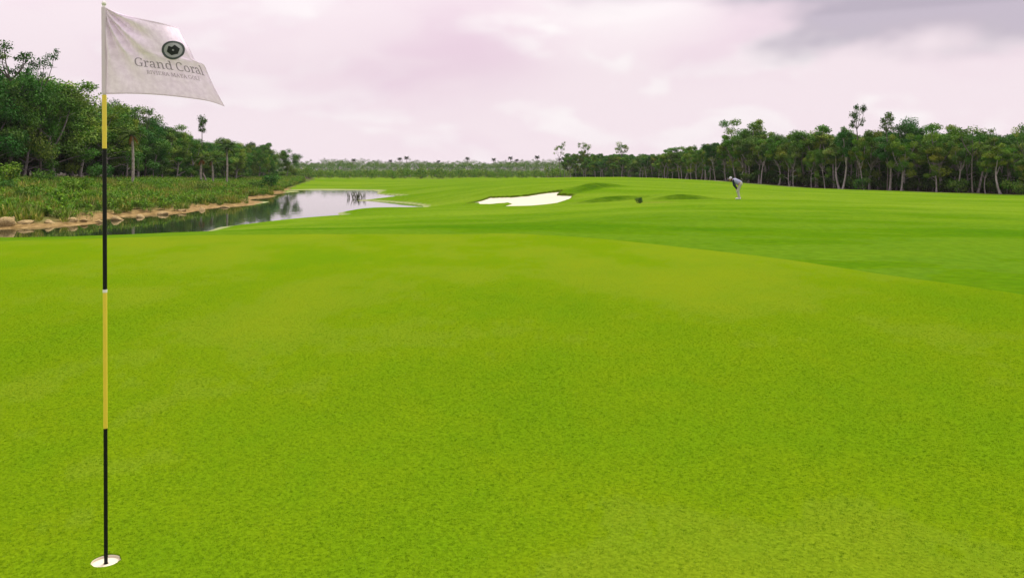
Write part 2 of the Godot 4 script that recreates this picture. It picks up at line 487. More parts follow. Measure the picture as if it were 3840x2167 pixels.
func make_materials() -> void:
	var g := tinted(Color.WHITE, 1.0, 0.0)
	g.albedo_texture = noise_texture(1024, 0.12, Color(0.84, 0.86, 0.78), Color(1.0, 1.0, 1.0), 4, 11)
	g.uv1_scale = Vector3(0.31, 0.31, 0.31)
	g.normal_enabled = true
	g.normal_texture = noise_texture(1024, 0.11, Color.BLACK, Color.WHITE, 4, 12, true, 5.0)
	g.normal_scale = 0.4
	M.green = g
	var f := tinted(Color.WHITE, 1.0, 0.0)
	f.albedo_texture = noise_texture(1024, 0.02, Color(0.88, 0.90, 0.84), Color(1.0, 1.0, 1.0), 5, 21)
	f.uv1_scale = Vector3(0.13, 0.13, 0.13)
	f.normal_enabled = true
	f.normal_texture = noise_texture(1024, 0.05, Color.BLACK, Color.WHITE, 4, 22, true, 6.0)
	f.normal_scale = 0.45
	M.fairway = f
	var b := tinted(Color.WHITE, 0.95, 0.1)
	b.albedo_texture = noise_texture(512, 0.02, Color(0.65, 0.62, 0.55), Color(1.0, 1.0, 1.0), 5, 31)
	b.uv1_scale = Vector3(0.2, 0.2, 0.2)
	M.bank = b
	var s := tinted(Color.WHITE, 0.95, 0.1)
	s.albedo_texture = noise_texture(512, 0.03, Color(0.93, 0.92, 0.88), Color(1.0, 1.0, 1.0), 4, 41)
	M.sand = s
	var w := plain(Color(0.018, 0.03, 0.012), 0.04, 0.5)
	w.normal_enabled = true
	w.normal_texture = noise_texture(512, 0.012, Color.BLACK, Color.WHITE, 3, 51, true, 2.0)
	w.normal_scale = 0.035
	w.uv1_scale = Vector3(0.18, 0.05, 0.18)
	M.water = w
	var bark := tinted(Color.WHITE, 0.9, 0.2)
	bark.albedo_texture = noise_texture(256, 0.03, Color(0.60, 0.58, 0.56), Color(1.0, 1.0, 1.0), 4, 61)
	bark.uv1_triplanar = true
	bark.uv1_scale = Vector3(0.9, 0.35, 0.9)
	M.bark = bark
	var tones := [Color(0.70, 0.80, 0.68), Color(1.0, 0.95, 0.60), Color(0.42, 0.64, 0.70), Color(0.90, 0.84, 1.0), Color(0.40, 0.50, 0.47), Color(1.0, 1.0, 0.72), Color(0.95, 0.78, 0.62)]
	M.leaf = []
	for t: Color in tones:
		var m := tinted(Color.WHITE, 0.7, 0.18)
		m.albedo_color = t.linear_to_srgb()
		m.backlight_enabled = true
		m.backlight = Color(0.35, 0.5, 0.12)
		M.leaf.append(m)
	M.stone = tinted(Color.WHITE, 0.9, 0.2)
	M.stone.albedo_texture = noise_texture(256, 0.03, Color(0.62, 0.55, 0.48), Color(1.0, 1.0, 1.0), 5, 71)
	M.stone.uv1_triplanar = true
	M.stone.uv1_scale = Vector3(0.7, 0.7, 0.7)
	M.yellow = plain(Color(0.74, 0.57, 0.05), 0.35, 0.5)
	M.black = plain(Color(0.007, 0.008, 0.008), 0.45, 0.3)
	M.white = plain(Color(0.75, 0.74, 0.70), 0.4, 0.5)
	M.liner = plain(Color(0.60, 0.55, 0.42), 0.55, 0.4)
	M.steel = plain(Color(0.5, 0.5, 0.5), 0.3, 0.5)
	M.steel.metallic = 0.8
	var c := tinted(Color.WHITE, 0.85, 0.2)
	c.albedo_texture = noise_texture(512, 0.05, Color(0.93, 0.92, 0.93), Color(1.0, 1.0, 1.0), 3, 81)
	c.backlight_enabled = true
	c.backlight = Color(0.5, 0.48, 0.49)
	M.cloth = c
	M.ink = plain(Color(0.29, 0.255, 0.30), 0.8, 0.2)
	M.emblem_dark = plain(Color(0.02, 0.025, 0.022), 0.8, 0.2)
	M.ink_soft = plain(Color(0.36, 0.31, 0.35), 0.8, 0.2)
	M.emblem = plain(Color(0.06, 0.075, 0.07), 0.8, 0.2)
	M.emblem_pale = plain(Color(0.27, 0.29, 0.28), 0.8, 0.2)

# ------------------------------------------------------------------ sky
func blob(az: float, el: float, caz: float, cel: float, raz: float, rel: float) -> float:
	return exp(-((az - caz) / raz) ** 2 - ((el - cel) / rel) ** 2)

func make_sky() -> PanoramaSkyMaterial:
	var wdt := 1600
	var hgt := 800
	var im := Image.create(wdt, hgt, false, Image.FORMAT_RGBF)
	var nz := FastNoiseLite.new()
	nz.seed = 5
	nz.noise_type = FastNoiseLite.TYPE_SIMPLEX_SMOOTH
	nz.fractal_octaves = 4
	nz.frequency = 1.0
	var base := Color(0.915, 0.795, 0.845)
	var pink := Color(0.82, 0.645, 0.75)
	var white := Color(0.985, 0.935, 0.94)
	var dark := Color(0.47, 0.42, 0.505)
	for j in hgt / 2 + 3:
		var el := 90.0 - (j + 0.5) / hgt * 180.0
		var sy := sin(deg_to_rad(el))
		var cy := cos(deg_to_rad(el))
		var lift := 1.0 + 0.85 * maxf(sy - 0.12, 0.0)     # an overcast sky is brighter overhead
		for i in wdt:
			var az := (i + 0.5) / wdt * 360.0       # the panorama's left edge looks along -z
			if az > 180.0: az -= 360.0
			var sa := sin(deg_to_rad(az))
			var ca := -cos(deg_to_rad(az))
			var p := Vector3(sa * cy, sy * 2.6, ca * cy)
			var warp := nz.get_noise_3dv(p * 2.1 + Vector3(9, 3, 1))
			var q := p + Vector3(warp, warp * 0.6, -warp) * 0.10
			var n1 := nz.get_noise_3dv(q * 2.4)
			var n2 := nz.get_noise_3dv(q * 5.5 + Vector3(31, 7, 4))
			var n3 := nz.get_noise_3dv(q * 1.5 + Vector3(71, 17, 44))
			var wz := az + 5.0 * warp + 4.0 * n2
			var we := el + 1.9 * n2 + 1.0 * warp
			var k_pink := clampf(smoothstep(0.0, 0.55, n1 + 0.3 * n2) * 0.3 + 1.0 * blob(wz, we, -4.5, 8.0, 4.5, 3.2) + 0.55 * blob(wz, we, 15.0, 9.0, 4.0, 2.2) + 0.12 * blob(wz, we, -13.0, 8.5, 5.0, 2.2), 0.0, 1.0)
			var n4 := nz.get_noise_3dv(q * 11.0 + Vector3(3, 57, 20))
			var k_white := clampf(smoothstep(0.02, 0.4, n2 + 0.45 * n4) * 0.75 + 0.7 * blob(wz, we, 7.0, 10.2, 3.6, 1.6) + 0.6 * blob(wz, we, -16.0, 11.0, 3.0, 1.2), 0.0, 1.0)
			var k_dark := clampf(smoothstep(0.3, 0.7, n3) * 0.4 , 0.0, 1.0)
			var foot := lerpf(11.2, 7.6, smoothstep(8.0, 27.0, wz))
			k_dark = maxf(k_dark, 0.95 * smoothstep(foot - 1.4, foot + 2.0, we) * smoothstep(0.0, 19.0, wz) * (1.0 - smoothstep(48.0, 66.0, wz)) * (1.0 - smoothstep(17.0, 25.0, we)))
			if el < 7.5: k_dark *= smoothstep(3.0, 7.5, el)
			var c := base.lerp(white, k_white).lerp(pink, k_pink).lerp(dark, k_dark)
			im.set_pixel(i, j, Color(c.r * lift, c.g * lift, c.b * lift))
	for j in range(hgt / 2 + 3, hgt):
		for i in wdt:
			im.set_pixel(i, j, Color(0.25, 0.27, 0.18))
	var m := PanoramaSkyMaterial.new()
	m.panorama = ImageTexture.create_from_image(im)
	return m

# ------------------------------------------------------------------ shapes
func tube(kit: Kit, pts: Array, radii: Array, sides: int, col: Color) -> void:
	var start := kit.v.size()
	var side := Vector3.RIGHT
	for k in pts.size():
		var d: Vector3 = (pts[mini(k + 1, pts.size() - 1)] - pts[maxi(k - 1, 0)]).normalized()
		side = (side - d * side.dot(d))
		if side.length() < 0.05: side = d.cross(Vector3(0.3, 0.2, 0.9))
		side = side.normalized()
		var up := d.cross(side)
		for s in sides:
			var t := TAU * s / sides
			var o := side * cos(t) + up * sin(t)
			kit.add(pts[k] + o * radii[k], o, col, Vector2(float(s) / sides, k))
	for k in pts.size() - 1:
		for s in sides:
			var s2 := (s + 1) % sides
			kit.quad(start + k * sides + s, start + (k + 1) * sides + s, start + (k + 1) * sides + s2, start + k * sides + s2)
	var last := start + (pts.size() - 1) * sides
	var cap := kit.add(pts[-1], (pts[-1] - pts[-2]).normalized(), col)
	for s in sides:
		kit.tri(last + s, cap, last + (s + 1) % sides)

func lathe(kit: Kit, profile: Array, sides: int, col: Color, at: Vector3 = Vector3.ZERO) -> void:   # profile of (radius, height), each band with its own normals
	for k in profile.size() - 1:
		var a: Vector2 = profile[k]
		var b: Vector2 = profile[k + 1]
		var d := (b - a).normalized()
		var s0 := kit.v.size()
		for s in sides + 1:
			var t := TAU * s / sides
			var o := Vector3(cos(t), 0, sin(t))
			var nn := (o * d.y + Vector3.UP * -d.x).normalized()
			kit.add(at + o * a.x + Vector3.UP * a.y, nn, col)
			kit.add(at + o * b.x + Vector3.UP * b.y, nn, col)
		for s in sides:
			kit.quad(s0 + s * 2, s0 + s * 2 + 1, s0 + s * 2 + 3, s0 + s * 2 + 2)

func leaf(kit: Kit, at: Vector3, d: Vector3, face: Vector3, length: float, wide: float, col: Color) -> void:
	var s := d.cross(face).normalized()
	var up := s.cross(d).normalized()
	var mid := at + d * length * 0.45 + up * length * 0.06
	var a := kit.add(at, up, col)
	var b := kit.add(mid + s * wide * 0.5, up, col)
	var t := kit.add(at + d * length - up * length * 0.05, up, col)
	var e := kit.add(mid - s * wide * 0.5, up, col)
	kit.quad(a, b, t, e)

func tone(c: Color, k: float) -> Color:
	return Color(c.r * k, c.g * k, c.b * k)

func rand_dir() -> Vector3:
	var z := rng.randf_range(-1.0, 1.0)
	var t := rng.randf_range(0.0, TAU)
	var r := sqrt(1.0 - z * z)
	return Vector3(r * cos(t), z, r * sin(t))

func clump(kit: Kit, at: Vector3, r: float, flat: float, count: int, size: float, col: Color) -> void:
	for k in count:
		var o := rand_dir()
		var far := pow(rng.randf(), 0.45)
		var p := at + Vector3(o.x, o.y * flat, o.z) * r * far
		var d := (o * 0.3 + rand_dir() + Vector3(0, -0.2, 0)).normalized()
		var face := (o * 1.1 + Vector3.UP * 0.5 + rand_dir() * 0.7).normalized()
		if absf(d.dot(face)) > 0.95: face = Vector3(d.z, d.x, d.y)
		var j := rng.randf_range(0.75, 1.28)
		var l := size * rng.randf_range(0.7, 1.3)
		leaf(kit, p, d, face, l, l * rng.randf_range(0.45, 0.65), Color(col.r * j, col.g * j, col.b * j))

func curve(a: Vector3, b: Vector3, bend: Vector3, steps: int) -> Array:
	var out := []
	for k in steps + 1:
		var t := float(k) / steps
		out.append(a.lerp(b, t) + bend * (4.0 * t * (1.0 - t)))
	return out

func taper(r0: float, r1: float, steps: int) -> Array:
	var out := []
	for k in steps + 1:
		out.append(lerpf(r0, r1, float(k) / steps))
	return out

func leaf_color() -> Color:
	var t := rng.randf()
	var c := Color(0.068, 0.184, 0.024).lerp(Color(0.250, 0.315, 0.052), t * t)
	var j := rng.randf_range(0.7, 1.25)
	return Color(c.r * j, c.g * j, c.b * j)

func woodland_tree(sd: int, high: float, fork: float, spread: float, clumps: int, leaves: int, low: float) -> Array:
	# a slender trunk that forks into limbs; leaf clumps on the limbs' ends; "low" is how far down (share of the height) leaves reach
	rng.seed = sd
	var wood := Kit.new()
	var green := Kit.new()
	var bark := tone(Color(0.46, 0.42, 0.42), rng.randf_range(0.8, 1.25))
	var lean := Vector3(rng.randf_range(-1, 1), 0, rng.randf_range(-1, 1)) * high * 0.09
	var top := Vector3(lean.x, high * fork, lean.z)
	var bend := Vector3(rng.randf_range(-1, 1), 0, rng.randf_range(-1, 1)) * high * 0.035
	var r0 := 0.0155 * high * rng.randf_range(0.85, 1.2)
	var stem := curve(Vector3(0, -0.25, 0), top, bend, 7)
	var radii := taper(r0, r0 * 0.66, 7)
	radii[0] = r0 * 1.7; radii[1] = r0 * 1.08
	tube(wood, stem, radii, 8, bark)
	var ends: Array = []
	var limbs := rng.randi_range(3, 5)
	for k in limbs:
		var t := TAU * (k + rng.randf() * 0.6) / limbs
		var reach := spread * rng.randf_range(0.35, 0.75)
		var from: Vector3 = stem[rng.randi_range(5, 7)]
		var to := Vector3(top.x + cos(t) * reach, high * rng.randf_range(0.66, 0.86), top.z + sin(t) * reach)
		var limb := curve(from, to, Vector3(cos(t), -0.4, sin(t)) * 0.25, 5)
		tube(wood, limb, taper(r0 * 0.55, r0 * 0.22, 5), 6, bark)
		ends.append(to)
		for s in 3:
			var f2: Vector3 = limb[rng.randi_range(2, 5)]
			var o := rand_dir()
			var to2 := f2 + Vector3(o.x * spread * 0.45, absf(o.y) * high * 0.12 + high * 0.03, o.z * spread * 0.45)
			tube(wood, curve(f2, to2, Vector3(0, -0.08, 0), 3), taper(r0 * 0.24, r0 * 0.08, 3), 5, bark)
			ends.append(to2)
	if low < 0.45:
		for k in 5:     # low side branches
			var t := TAU * rng.randf()
			var from: Vector3 = stem[rng.randi_range(2, 6)]
			var to := from + Vector3(cos(t) * spread * 0.7, rng.randf_range(0.2, 0.9), sin(t) * spread * 0.7)
			tube(wood, curve(from, to, Vector3(0, 0.1, 0), 4), taper(r0 * 0.35, r0 * 0.1, 4), 5, bark)
			ends.append(to)
	for k in clumps:
		var at: Vector3
		if k < ends.size():
			at = ends[k] + Vector3(0, 0.1, 0)
		else:
			var o := rand_dir() * pow(rng.randf(), 0.4)
			var mid := (low + 0.95) * 0.5 * high
			at = Vector3(top.x * 0.9 + o.x * spread * 0.85, mid + o.y * (0.95 - low) * 0.5 * high, top.z * 0.9 + o.z * spread * 0.85)
			var narrow := 1.0 - 0.45 * smoothstep(0.78, 1.0, at.y / high)
			at.x = top.x + (at.x - top.x) * narrow; at.z = top.z + (at.z - top.z) * narrow
		at.y = minf(at.y, high * 0.95)
		clump(green, at, spread * rng.randf_range(0.20, 0.36), rng.randf_range(0.55, 0.8), leaves, 0.175, leaf_color())
	return [wood.mesh(M.bark), green.mesh(M.leaf[0])]

func sparse_tree(sd: int, high: float, spread: float, from_h: float) -> Array:
	# a thin emergent tree: bare forking limbs and a few loose tufts
	rng.seed = sd
	var wood := Kit.new()
	var green := Kit.new()
	var bark := Color(0.19, 0.17, 0.16)
	var top := Vector3(rng.randf_range(-0.4, 0.4), high * from_h, rng.randf_range(-0.4, 0.4))
	var r0 := 0.012 * high
	tube(wood, curve(Vector3(0, -0.25, 0), top, Vector3(0.15, 0, 0.1), 6), taper(r0, r0 * 0.6, 6), 7, bark)
	for k in 5:
		var t := TAU * (k + rng.randf() * 0.7) / 5.0
		var reach := spread * rng.randf_range(0.4, 1.0)
		var to := top + Vector3(cos(t) * reach, high * (1.0 - from_h) * rng.randf_range(0.5, 0.95), sin(t) * reach)
		var limb := curve(top, to, Vector3(cos(t), -0.3, sin(t)) * 0.25, 4)
		tube(wood, limb, taper(r0 * 0.45, r0 * 0.15, 4), 5, bark)
		var c := leaf_color()
		clump(green, to, rng.randf_range(0.4, 0.75), 0.7, 110, 0.2, c)
		for s in 3:
			var f2: Vector3 = limb[rng.randi_range(1, 4)]
			var o := rand_dir()
			var to2 := f2 + Vector3(o.x, absf(o.y) * 0.7, o.z) * spread * 0.5
			tube(wood, curve(f2, to2, Vector3.ZERO, 2), taper(r0 * 0.2, r0 * 0.07, 2), 4, bark)
			if s < 2: clump(green, to2, rng.randf_range(0.3, 0.55), 0.7, 70, 0.18, c)
	return [wood.mesh(M.bark), green.mesh(M.leaf[0])]

func bush(sd: int, high: float, wide: float, count: int, size: float) -> Array:
	rng.seed = sd
	var wood := Kit.new()
	var green := Kit.new()
	for k in 6:
		var t := TAU * (k + rng.randf()) / 6.0
		var to := Vector3(cos(t) * wide * 0.4, high * rng.randf_range(0.5, 0.85), sin(t) * wide * 0.4)
		tube(wood, curve(Vector3(0, -0.1, 0), to, Vector3(cos(t), 0, sin(t)) * 0.06, 3), taper(0.025, 0.008, 3), 5, Color(0.12, 0.10, 0.07))
		clump(green, to, wide * 0.28, 0.85, count, size, leaf_color())
	for k in 7:
		var o := rand_dir()
		clump(green, Vector3(o.x * wide * 0.4, high * rng.randf_range(0.18, 0.72), o.z * wide * 0.4), wide * rng.randf_range(0.18, 0.27), 0.9, count, size, leaf_color())
	return [wood.mesh(M.bark), green.mesh(M.leaf[0])]

func palm(sd: int, high: float, r0: float, frond: float, count: int, dead: int, split_base: bool = false) -> Dictionary:
	# returns trunk, crown and the skirt of dead fronds
	rng.seed = sd
	var wood := Kit.new()
	var green := Kit.new()
	var brown := Kit.new()
	var top := Vector3(rng.randf_range(-0.12, 0.12), high, rng.randf_range(-0.12, 0.12))
	var stem := curve(Vector3(0, -0.2, 0), top, Vector3(rng.randf_range(-0.15, 0.15), 0, 0), 16)
	var radii := []
	for k in 17:
		radii.append(r0 * (1.35 if k == 0 else 1.0) * (1.0 - 0.25 * k / 16.0) * (1.0 + 0.06 * (k % 2)))
	tube(wood, stem, radii, 9, Color(0.46, 0.43, 0.38))
	if split_base:
		tube(wood, curve(Vector3(0.55, -0.2, 0.1), Vector3(0.08, high * 0.45, 0), Vector3(0.12, 0, 0), 6), taper(r0 * 1.1, r0 * 0.6, 6), 8, Color(0.32, 0.29, 0.25))
	for k in count + dead:
		var hang := k >= count
		var t := TAU * k * 0.381966 + rng.randf() * 0.3
		var rise := rng.randf_range(-0.9, -0.5) if hang else lerpf(1.25, -0.25, float(k) / count)
		var l := frond * rng.randf_range(0.85, 1.1) * (0.6 if hang else 1.0)
		var d := Vector3(cos(t), 0, sin(t))
		var rib := []
		var p := top
		var ang := rise
		for s in 9:
			rib.append(p)
			p += (d * cos(ang) + Vector3.UP * sin(ang)) * (l / 8.0)
			ang -= 0.10 if hang else 0.19
			ang = maxf(ang, -1.5)
		var into := brown if hang else green
		var col := tone(Color(0.26, 0.13, 0.05), rng.randf_range(0.7, 1.2)) if hang else tone(Color(0.05, 0.085, 0.022), rng.randf_range(0.8, 1.3))
		tube(into, rib, taper(0.022, 0.006, 8), 4, col)
		for s in range(1, 9):
			var ahead: Vector3 = (rib[s] - rib[s - 1]).normalized()
			var across := ahead.cross(Vector3.UP).normalized()
			for q in 3:
				var at: Vector3 = rib[s - 1].lerp(rib[s], q / 3.0)
				for side in [-1.0, 1.0]:
					var dd: Vector3 = (across * side + ahead * 0.8 + Vector3.DOWN * rng.randf_range(0.25, 0.8)).normalized()
					var ll := l * 0.30 * (1.0 - absf(s - 4.0) / 7.0)
					leaf(into, at, dd, Vector3.UP + ahead * 0.2, ll, ll * 0.14, tone(col, rng.randf_range(0.85, 1.15)))
	var out := {"trunk": wood.mesh(M.bark), "crown": green.mesh(M.leaf[0])}
	if dead > 0: out.dead = brown.mesh(M.leaf[0])
	return out

func boulder(sd: int) -> ArrayMesh:
	var f := FastNoiseLite.new()
	f.seed = sd
	f.frequency = 0.9
	var s := SphereMesh.new()
	s.radial_segments = 14
	s.rings = 8
	var a := s.get_mesh_arrays()
	var kit := Kit.new()
	kit.i = a[Mesh.ARRAY_INDEX]
	rng.seed = sd
	var cut: Array[Plane] = []
	for k in 9: cut.append(Plane(rand_dir(), rng.randf_range(0.24, 0.44)))
	for p in a[Mesh.ARRAY_VERTEX]:
		var q: Vector3 = p
		for c in cut:
			var d := c.distance_to(q)
			if d > 0.0: q -= c.normal * d * 0.9
		q *= 1.0 + 0.3 * f.get_noise_3dv(q * 3.0)
		kit.add(q * 2.0, Vector3.UP, Color(0.47, 0.39, 0.20))
	kit.smooth()
	return kit.mesh(M.stone)

# ------------------------------------------------------------------ woods
func place_tree(called: String, label: String, group: String, meshes: Array, at: Vector2, size: float, turn: float, leaf_tone: int, stretch: float = 1.0) -> Node3D:
	var t := thing(called, label, "tree", Vector3(at.x, ground(at.x, at.y), at.y), group)
	t.rotation.y = turn
	var wide := size * (1.0 + 0.28 * sin(at.x * 7.3 + at.y * 3.1))     # some crowns broader than others
	t.scale = Vector3(wide, size * stretch, wide)
	part(t, "trunk", meshes[0])
	part(t, "crown", meshes[1], M.leaf[leaf_tone])
	return t

func point_along(line: Array, s: float) -> Vector2:
	for k in line.size() - 1:
		var d: float = line[k].distance_to(line[k + 1])
		if s <= d:
			return line[k].lerp(line[k + 1], s / d)
		s -= d
	return line[-1]

func line_length(line: Array) -> float:
	var d := 0.0
	for k in line.size() - 1:
		d += line[k].distance_to(line[k + 1])
	return d

const CROWN_WORDS := ["mid green", "yellowish green", "bluish dark green", "pale greyish green", "very dark green", "bright fresh green", "brownish olive"]

func build_left_wood() -> void:
	var kinds := []
	for k in 6:
		kinds.append(woodland_tree(100 + k, 8.0, 0.42, [2.7, 3.1, 2.4, 2.9, 2.6, 3.2][k], 48, 330, [0.07, 0.28, 0.07, 0.33, 0.1, 0.24][k]))
	var high := [[-180, 6.4], [-165, 6.2], [-145, 5.9], [-125, 6.3], [-110, 7.6], [-98, 9.0], [-88, 9.9], [-78, 11.2], [-62, 11.6]]
	var r2 := RandomNumberGenerator.new()
	r2.seed = 77
	var total := line_length(LEFT_EDGE)
	for row in 3:
		var spots: Array[Vector2] = []
		var s := 1.0 + row * 1.3
		while s < total + 4.0:
			var p := point_along(LEFT_EDGE, minf(s, total))
			p.y -= maxf(s - total, 0.0)
			spots.append(p + Vector2(-1.8 - row * 3.7 + r2.randf_range(-0.8, 0.8), r2.randf_range(-0.7, 0.7)))
			s += r2.randf_range(3.2, 4.4)
		for k in spots.size():
			var p := spots[k]
			var tone: int = [0, 2, 0, 4, 1, 2, 0, 6, 5][r2.randi_range(0, 8)]
			var h: float = along(high, p.y) * r2.randf_range(0.86, 1.06) * (0.88 if row == 0 else 1.0 + 0.09 * row)
			var row_word: String = ["front row", "second row", "third row"][row]
			place_tree("broadleaf_tree", "%s bushy tree, %s from the near end, %s of pondside wood" % [CROWN_WORDS[tone], ordinal(k), row_word], "trees of the wood beyond the pond", kinds[r2.randi_range(0, 5)], p, h / 8.0, r2.randf() * TAU, tone, r2.randf_range(0.92, 1.1))
	# one mass of wood behind those
	var mm: Array = []
	for row in range(3, 8):
		var s := 0.0
		while s < total:
			var p := point_along(LEFT_EDGE, s) + Vector2(-2.0 - row * 3.8 + r2.randf_range(-1, 1), r2.randf_range(-1, 1))
			var h: float = along(high, p.y) * r2.randf_range(0.95, 1.12)
			mm.append(Transform3D(Basis(Vector3.UP, r2.randf() * TAU).scaled(Vector3.ONE * h / 8.0), Vector3(p.x, ground(p.x, p.y), p.y)))
			s += 4.2
	woodland("woodland", kinds[0], mm, 2, "dense green wood closing the view behind the pondside trees")
	# loose-limbed trees that rise above the others
	var sp := [[Vector2(-46.4, -77.0), 13.4, 1.3, 0.7, "tall thin tree with open crown at the left edge of the picture", 4], [Vector2(-45.3, -80.0), 12.3, 2.3, 0.66, "tall tree with loose dark tufts of leaves left of the flag", 2],
		[Vector2(-44.5, -101.0), 9.2, 1.2, 0.6, "brownish thin-crowned tree just behind the tallest pondside palm", 3], [Vector2(-45.6, -122.0), 9.6, 0.6, 0.75, "narrow treetop spike poking above the pondside wood", 4]]
	for k in sp.size():
		var a: Array = sp[k]
		place_tree("sparse_tree", a[4], "", sparse_tree(300 + k, a[1], a[2], a[3]), a[0], 1.0, 0.6 * k, a[5])

func woodland(called: String, meshes: Array, places: Array, tone: int, label: String) -> void:
	var both := ArrayMesh.new()
	for k in 2:
		both.add_surface_from_arrays(Mesh.PRIMITIVE_TRIANGLES, meshes[k].surface_get_arrays(0))
		both.surface_set_material(k, M.bark if k == 0 else M.leaf[tone])
	var mm := MultiMesh.new()
	mm.transform_format = MultiMesh.TRANSFORM_3D
	mm.mesh = both
	mm.instance_count = places.size()
	for k in places.size():
		mm.set_instance_transform(k, places[k])
	var o := MultiMeshInstance3D.new()
	o.name = numbered(called)
	o.multimesh = mm
	o.set_meta("kind", "stuff")
	o.set_meta("label", label)
	o.set_meta("category", "woodland")
	add_child(o)

func build_right_wood() -> void:
	var kinds := []
	for k in 8:
		kinds.append(woodland_tree(200 + k, 8.0, [0.5, 0.44, 0.55, 0.48, 0.4, 0.52, 0.46, 0.58][k], [2.0, 2.4, 1.8, 2.2, 2.5, 1.9, 2.3, 2.1][k], 34, 330, [0.5, 0.42, 0.46, 0.38, 0.44, 0.5, 0.4, 0.46][k]))
	var high := [[-210, 6.6], [-195, 5.6], [-170, 5.4], [-155, 6.2], [-140, 7.0], [-125, 7.7], [-110, 7.8], [-100, 7.5], [-92, 6.8], [-86, 5.8], [-80, 5.3], [-70, 5.2]]
	var r2 := RandomNumberGenerator.new()
	r2.seed = 78
	var total := line_length(RIGHT_EDGE)
	for row in 2:
		var spots: Array[Vector2] = []
		var s := 0.6 + row * 1.1
		while s < total:
			var p := point_along(RIGHT_EDGE, s)
			var off := (1.0 if row == 0 else 4.6)
			spots.append(p + Vector2(off + r2.randf_range(-0.6, 1.6), -0.5 * off + r2.randf_range(-0.5, 0.5)))
			s += r2.randf_range(1.9, 3.2) * (1.25 if row == 1 else 1.0)
		for k in spots.size():
			var p := spots[k]
			var tone: int = [0, 1, 3, 5, 1, 5, 6, 3, 2, 5][r2.randi_range(0, 9)]
			var h: float = along(high, p.y) * (r2.randf_range(0.78, 1.08) + 0.3 * broad.get_noise_2d(p.x * 4.0, p.y * 4.0)) * (0.9 if row == 0 else 1.03)
			place_tree("slender_tree", "%s slender tree, %s from the far end, %s of right-hand wood" % [CROWN_WORDS[tone], ordinal(k), ["front row", "second row"][row]], "trees of the right-hand wood", kinds[r2.randi_range(0, 7)], p, h / 8.0, r2.randf() * TAU, tone, r2.randf_range(0.92, 1.1))
	var mm: Array = []
	for row in range(2, 13):
		var s := 0.0
		while s < total:
			var p := point_along(RIGHT_EDGE, s) + Vector2(1.0 + row * 3.4 + r2.randf_range(-1, 1), -row * 1.8 + r2.randf_range(-1, 1))
			var h: float = along(high, p.y) * r2.randf_range(0.9, 1.04)
			mm.append(Transform3D(Basis(Vector3.UP, r2.randf() * TAU).scaled(Vector3.ONE * h / 8.0), Vector3(p.x, ground(p.x, p.y), p.y)))
			s += 2.5
	woodland("woodland", kinds[3], mm, 0, "dense dim wood behind the right-hand row of slender trunks")
	# undergrowth that fills the dark between the trunks
	var under := bush(60, 1.6, 1.9, 60, 0.2)
	var um: Array = []
	for row in range(1, 7):
		var s := 0.0
		while s < total:
			var p := point_along(RIGHT_EDGE, s) + Vector2(2.5 + row * 2.6 + r2.randf_range(-1, 1), -row * 1.6 + r2.randf_range(-1, 1))
			um.append(Transform3D(Basis(Vector3.UP, r2.randf() * TAU).scaled(Vector3.ONE * r2.randf_range(0.6, 1.0 + 0.25 * row)), Vector3(p.x, ground(p.x, p.y), p.y)))
			s += 2.1
	woodland("undergrowth", under, um, 4, "dark undergrowth between the trunks of the right-hand wood")
	var sp := [[Vector2(41.7, -100.5), 10.4, 1.1, 0.70, "thin bare-limbed treetop standing highest over the right-hand wood", 4], [Vector2(43.6, -97.0), 9.0, 1.0, 0.76, "small loose treetop next right of the highest one over the right-hand wood", 4],
		[Vector2(51.6, -83.5), 6.8, 1.2, 0.6, "sparse pale tree at the right edge of the picture", 3], [Vector2(48.6, -88.0), 7.1, 1.7, 0.55, "dark layered treetop rising near the right end of the wood", 0],
		[Vector2(12.0, -205.0), 8.4, 2.2, 0.6, "flat-topped pale tree at the far left end of the right-hand wood", 3], [Vector2(17.8, -203.0), 8.8, 2.0, 0.6, "second flat-topped pale tree beside the far end of the right-hand wood", 3], [Vector2(24.0, -180.0), 7.8, 1.3, 0.65, "thin wispy treetop above the low far part of the right-hand wood", 3]]
	for k in sp.size():
		var a: Array = sp[k]
		place_tree("sparse_tree", a[4], "", sparse_tree(400 + k, a[1], a[2], a[3]), a[0], 1.0, 0.7 * k, a[5])
	# bushes at the foot of the wood
	var low := bush(61, 1.5, 1.7, 60, 0.2)
	var words := ["nearest the golfer", "below the leaning pale trunk", "beneath the thickest trunk", "at the picture's right edge", "at its far end"]
	var spots := [Vector2(33.0, -117.0), Vector2(41.5, -99.0), Vector2(47.6, -89.2), Vector2(51.6, -86.0), Vector2(21.5, -184.0)]
	for k in spots.size():
		var b := thing("bush", "dark low bush at the right-hand wood's foot, %s" % words[k], "bush", Vector3(spots[k].x, ground(spots[k].x, spots[k].y), spots[k].y), "bushes at the foot of the right-hand wood")
		b.rotation.y = k * 1.3
		part(b, "stems", low[0])
		part(b, "foliage", low[1], M.leaf[[4, 2, 4, 0, 2][k]])

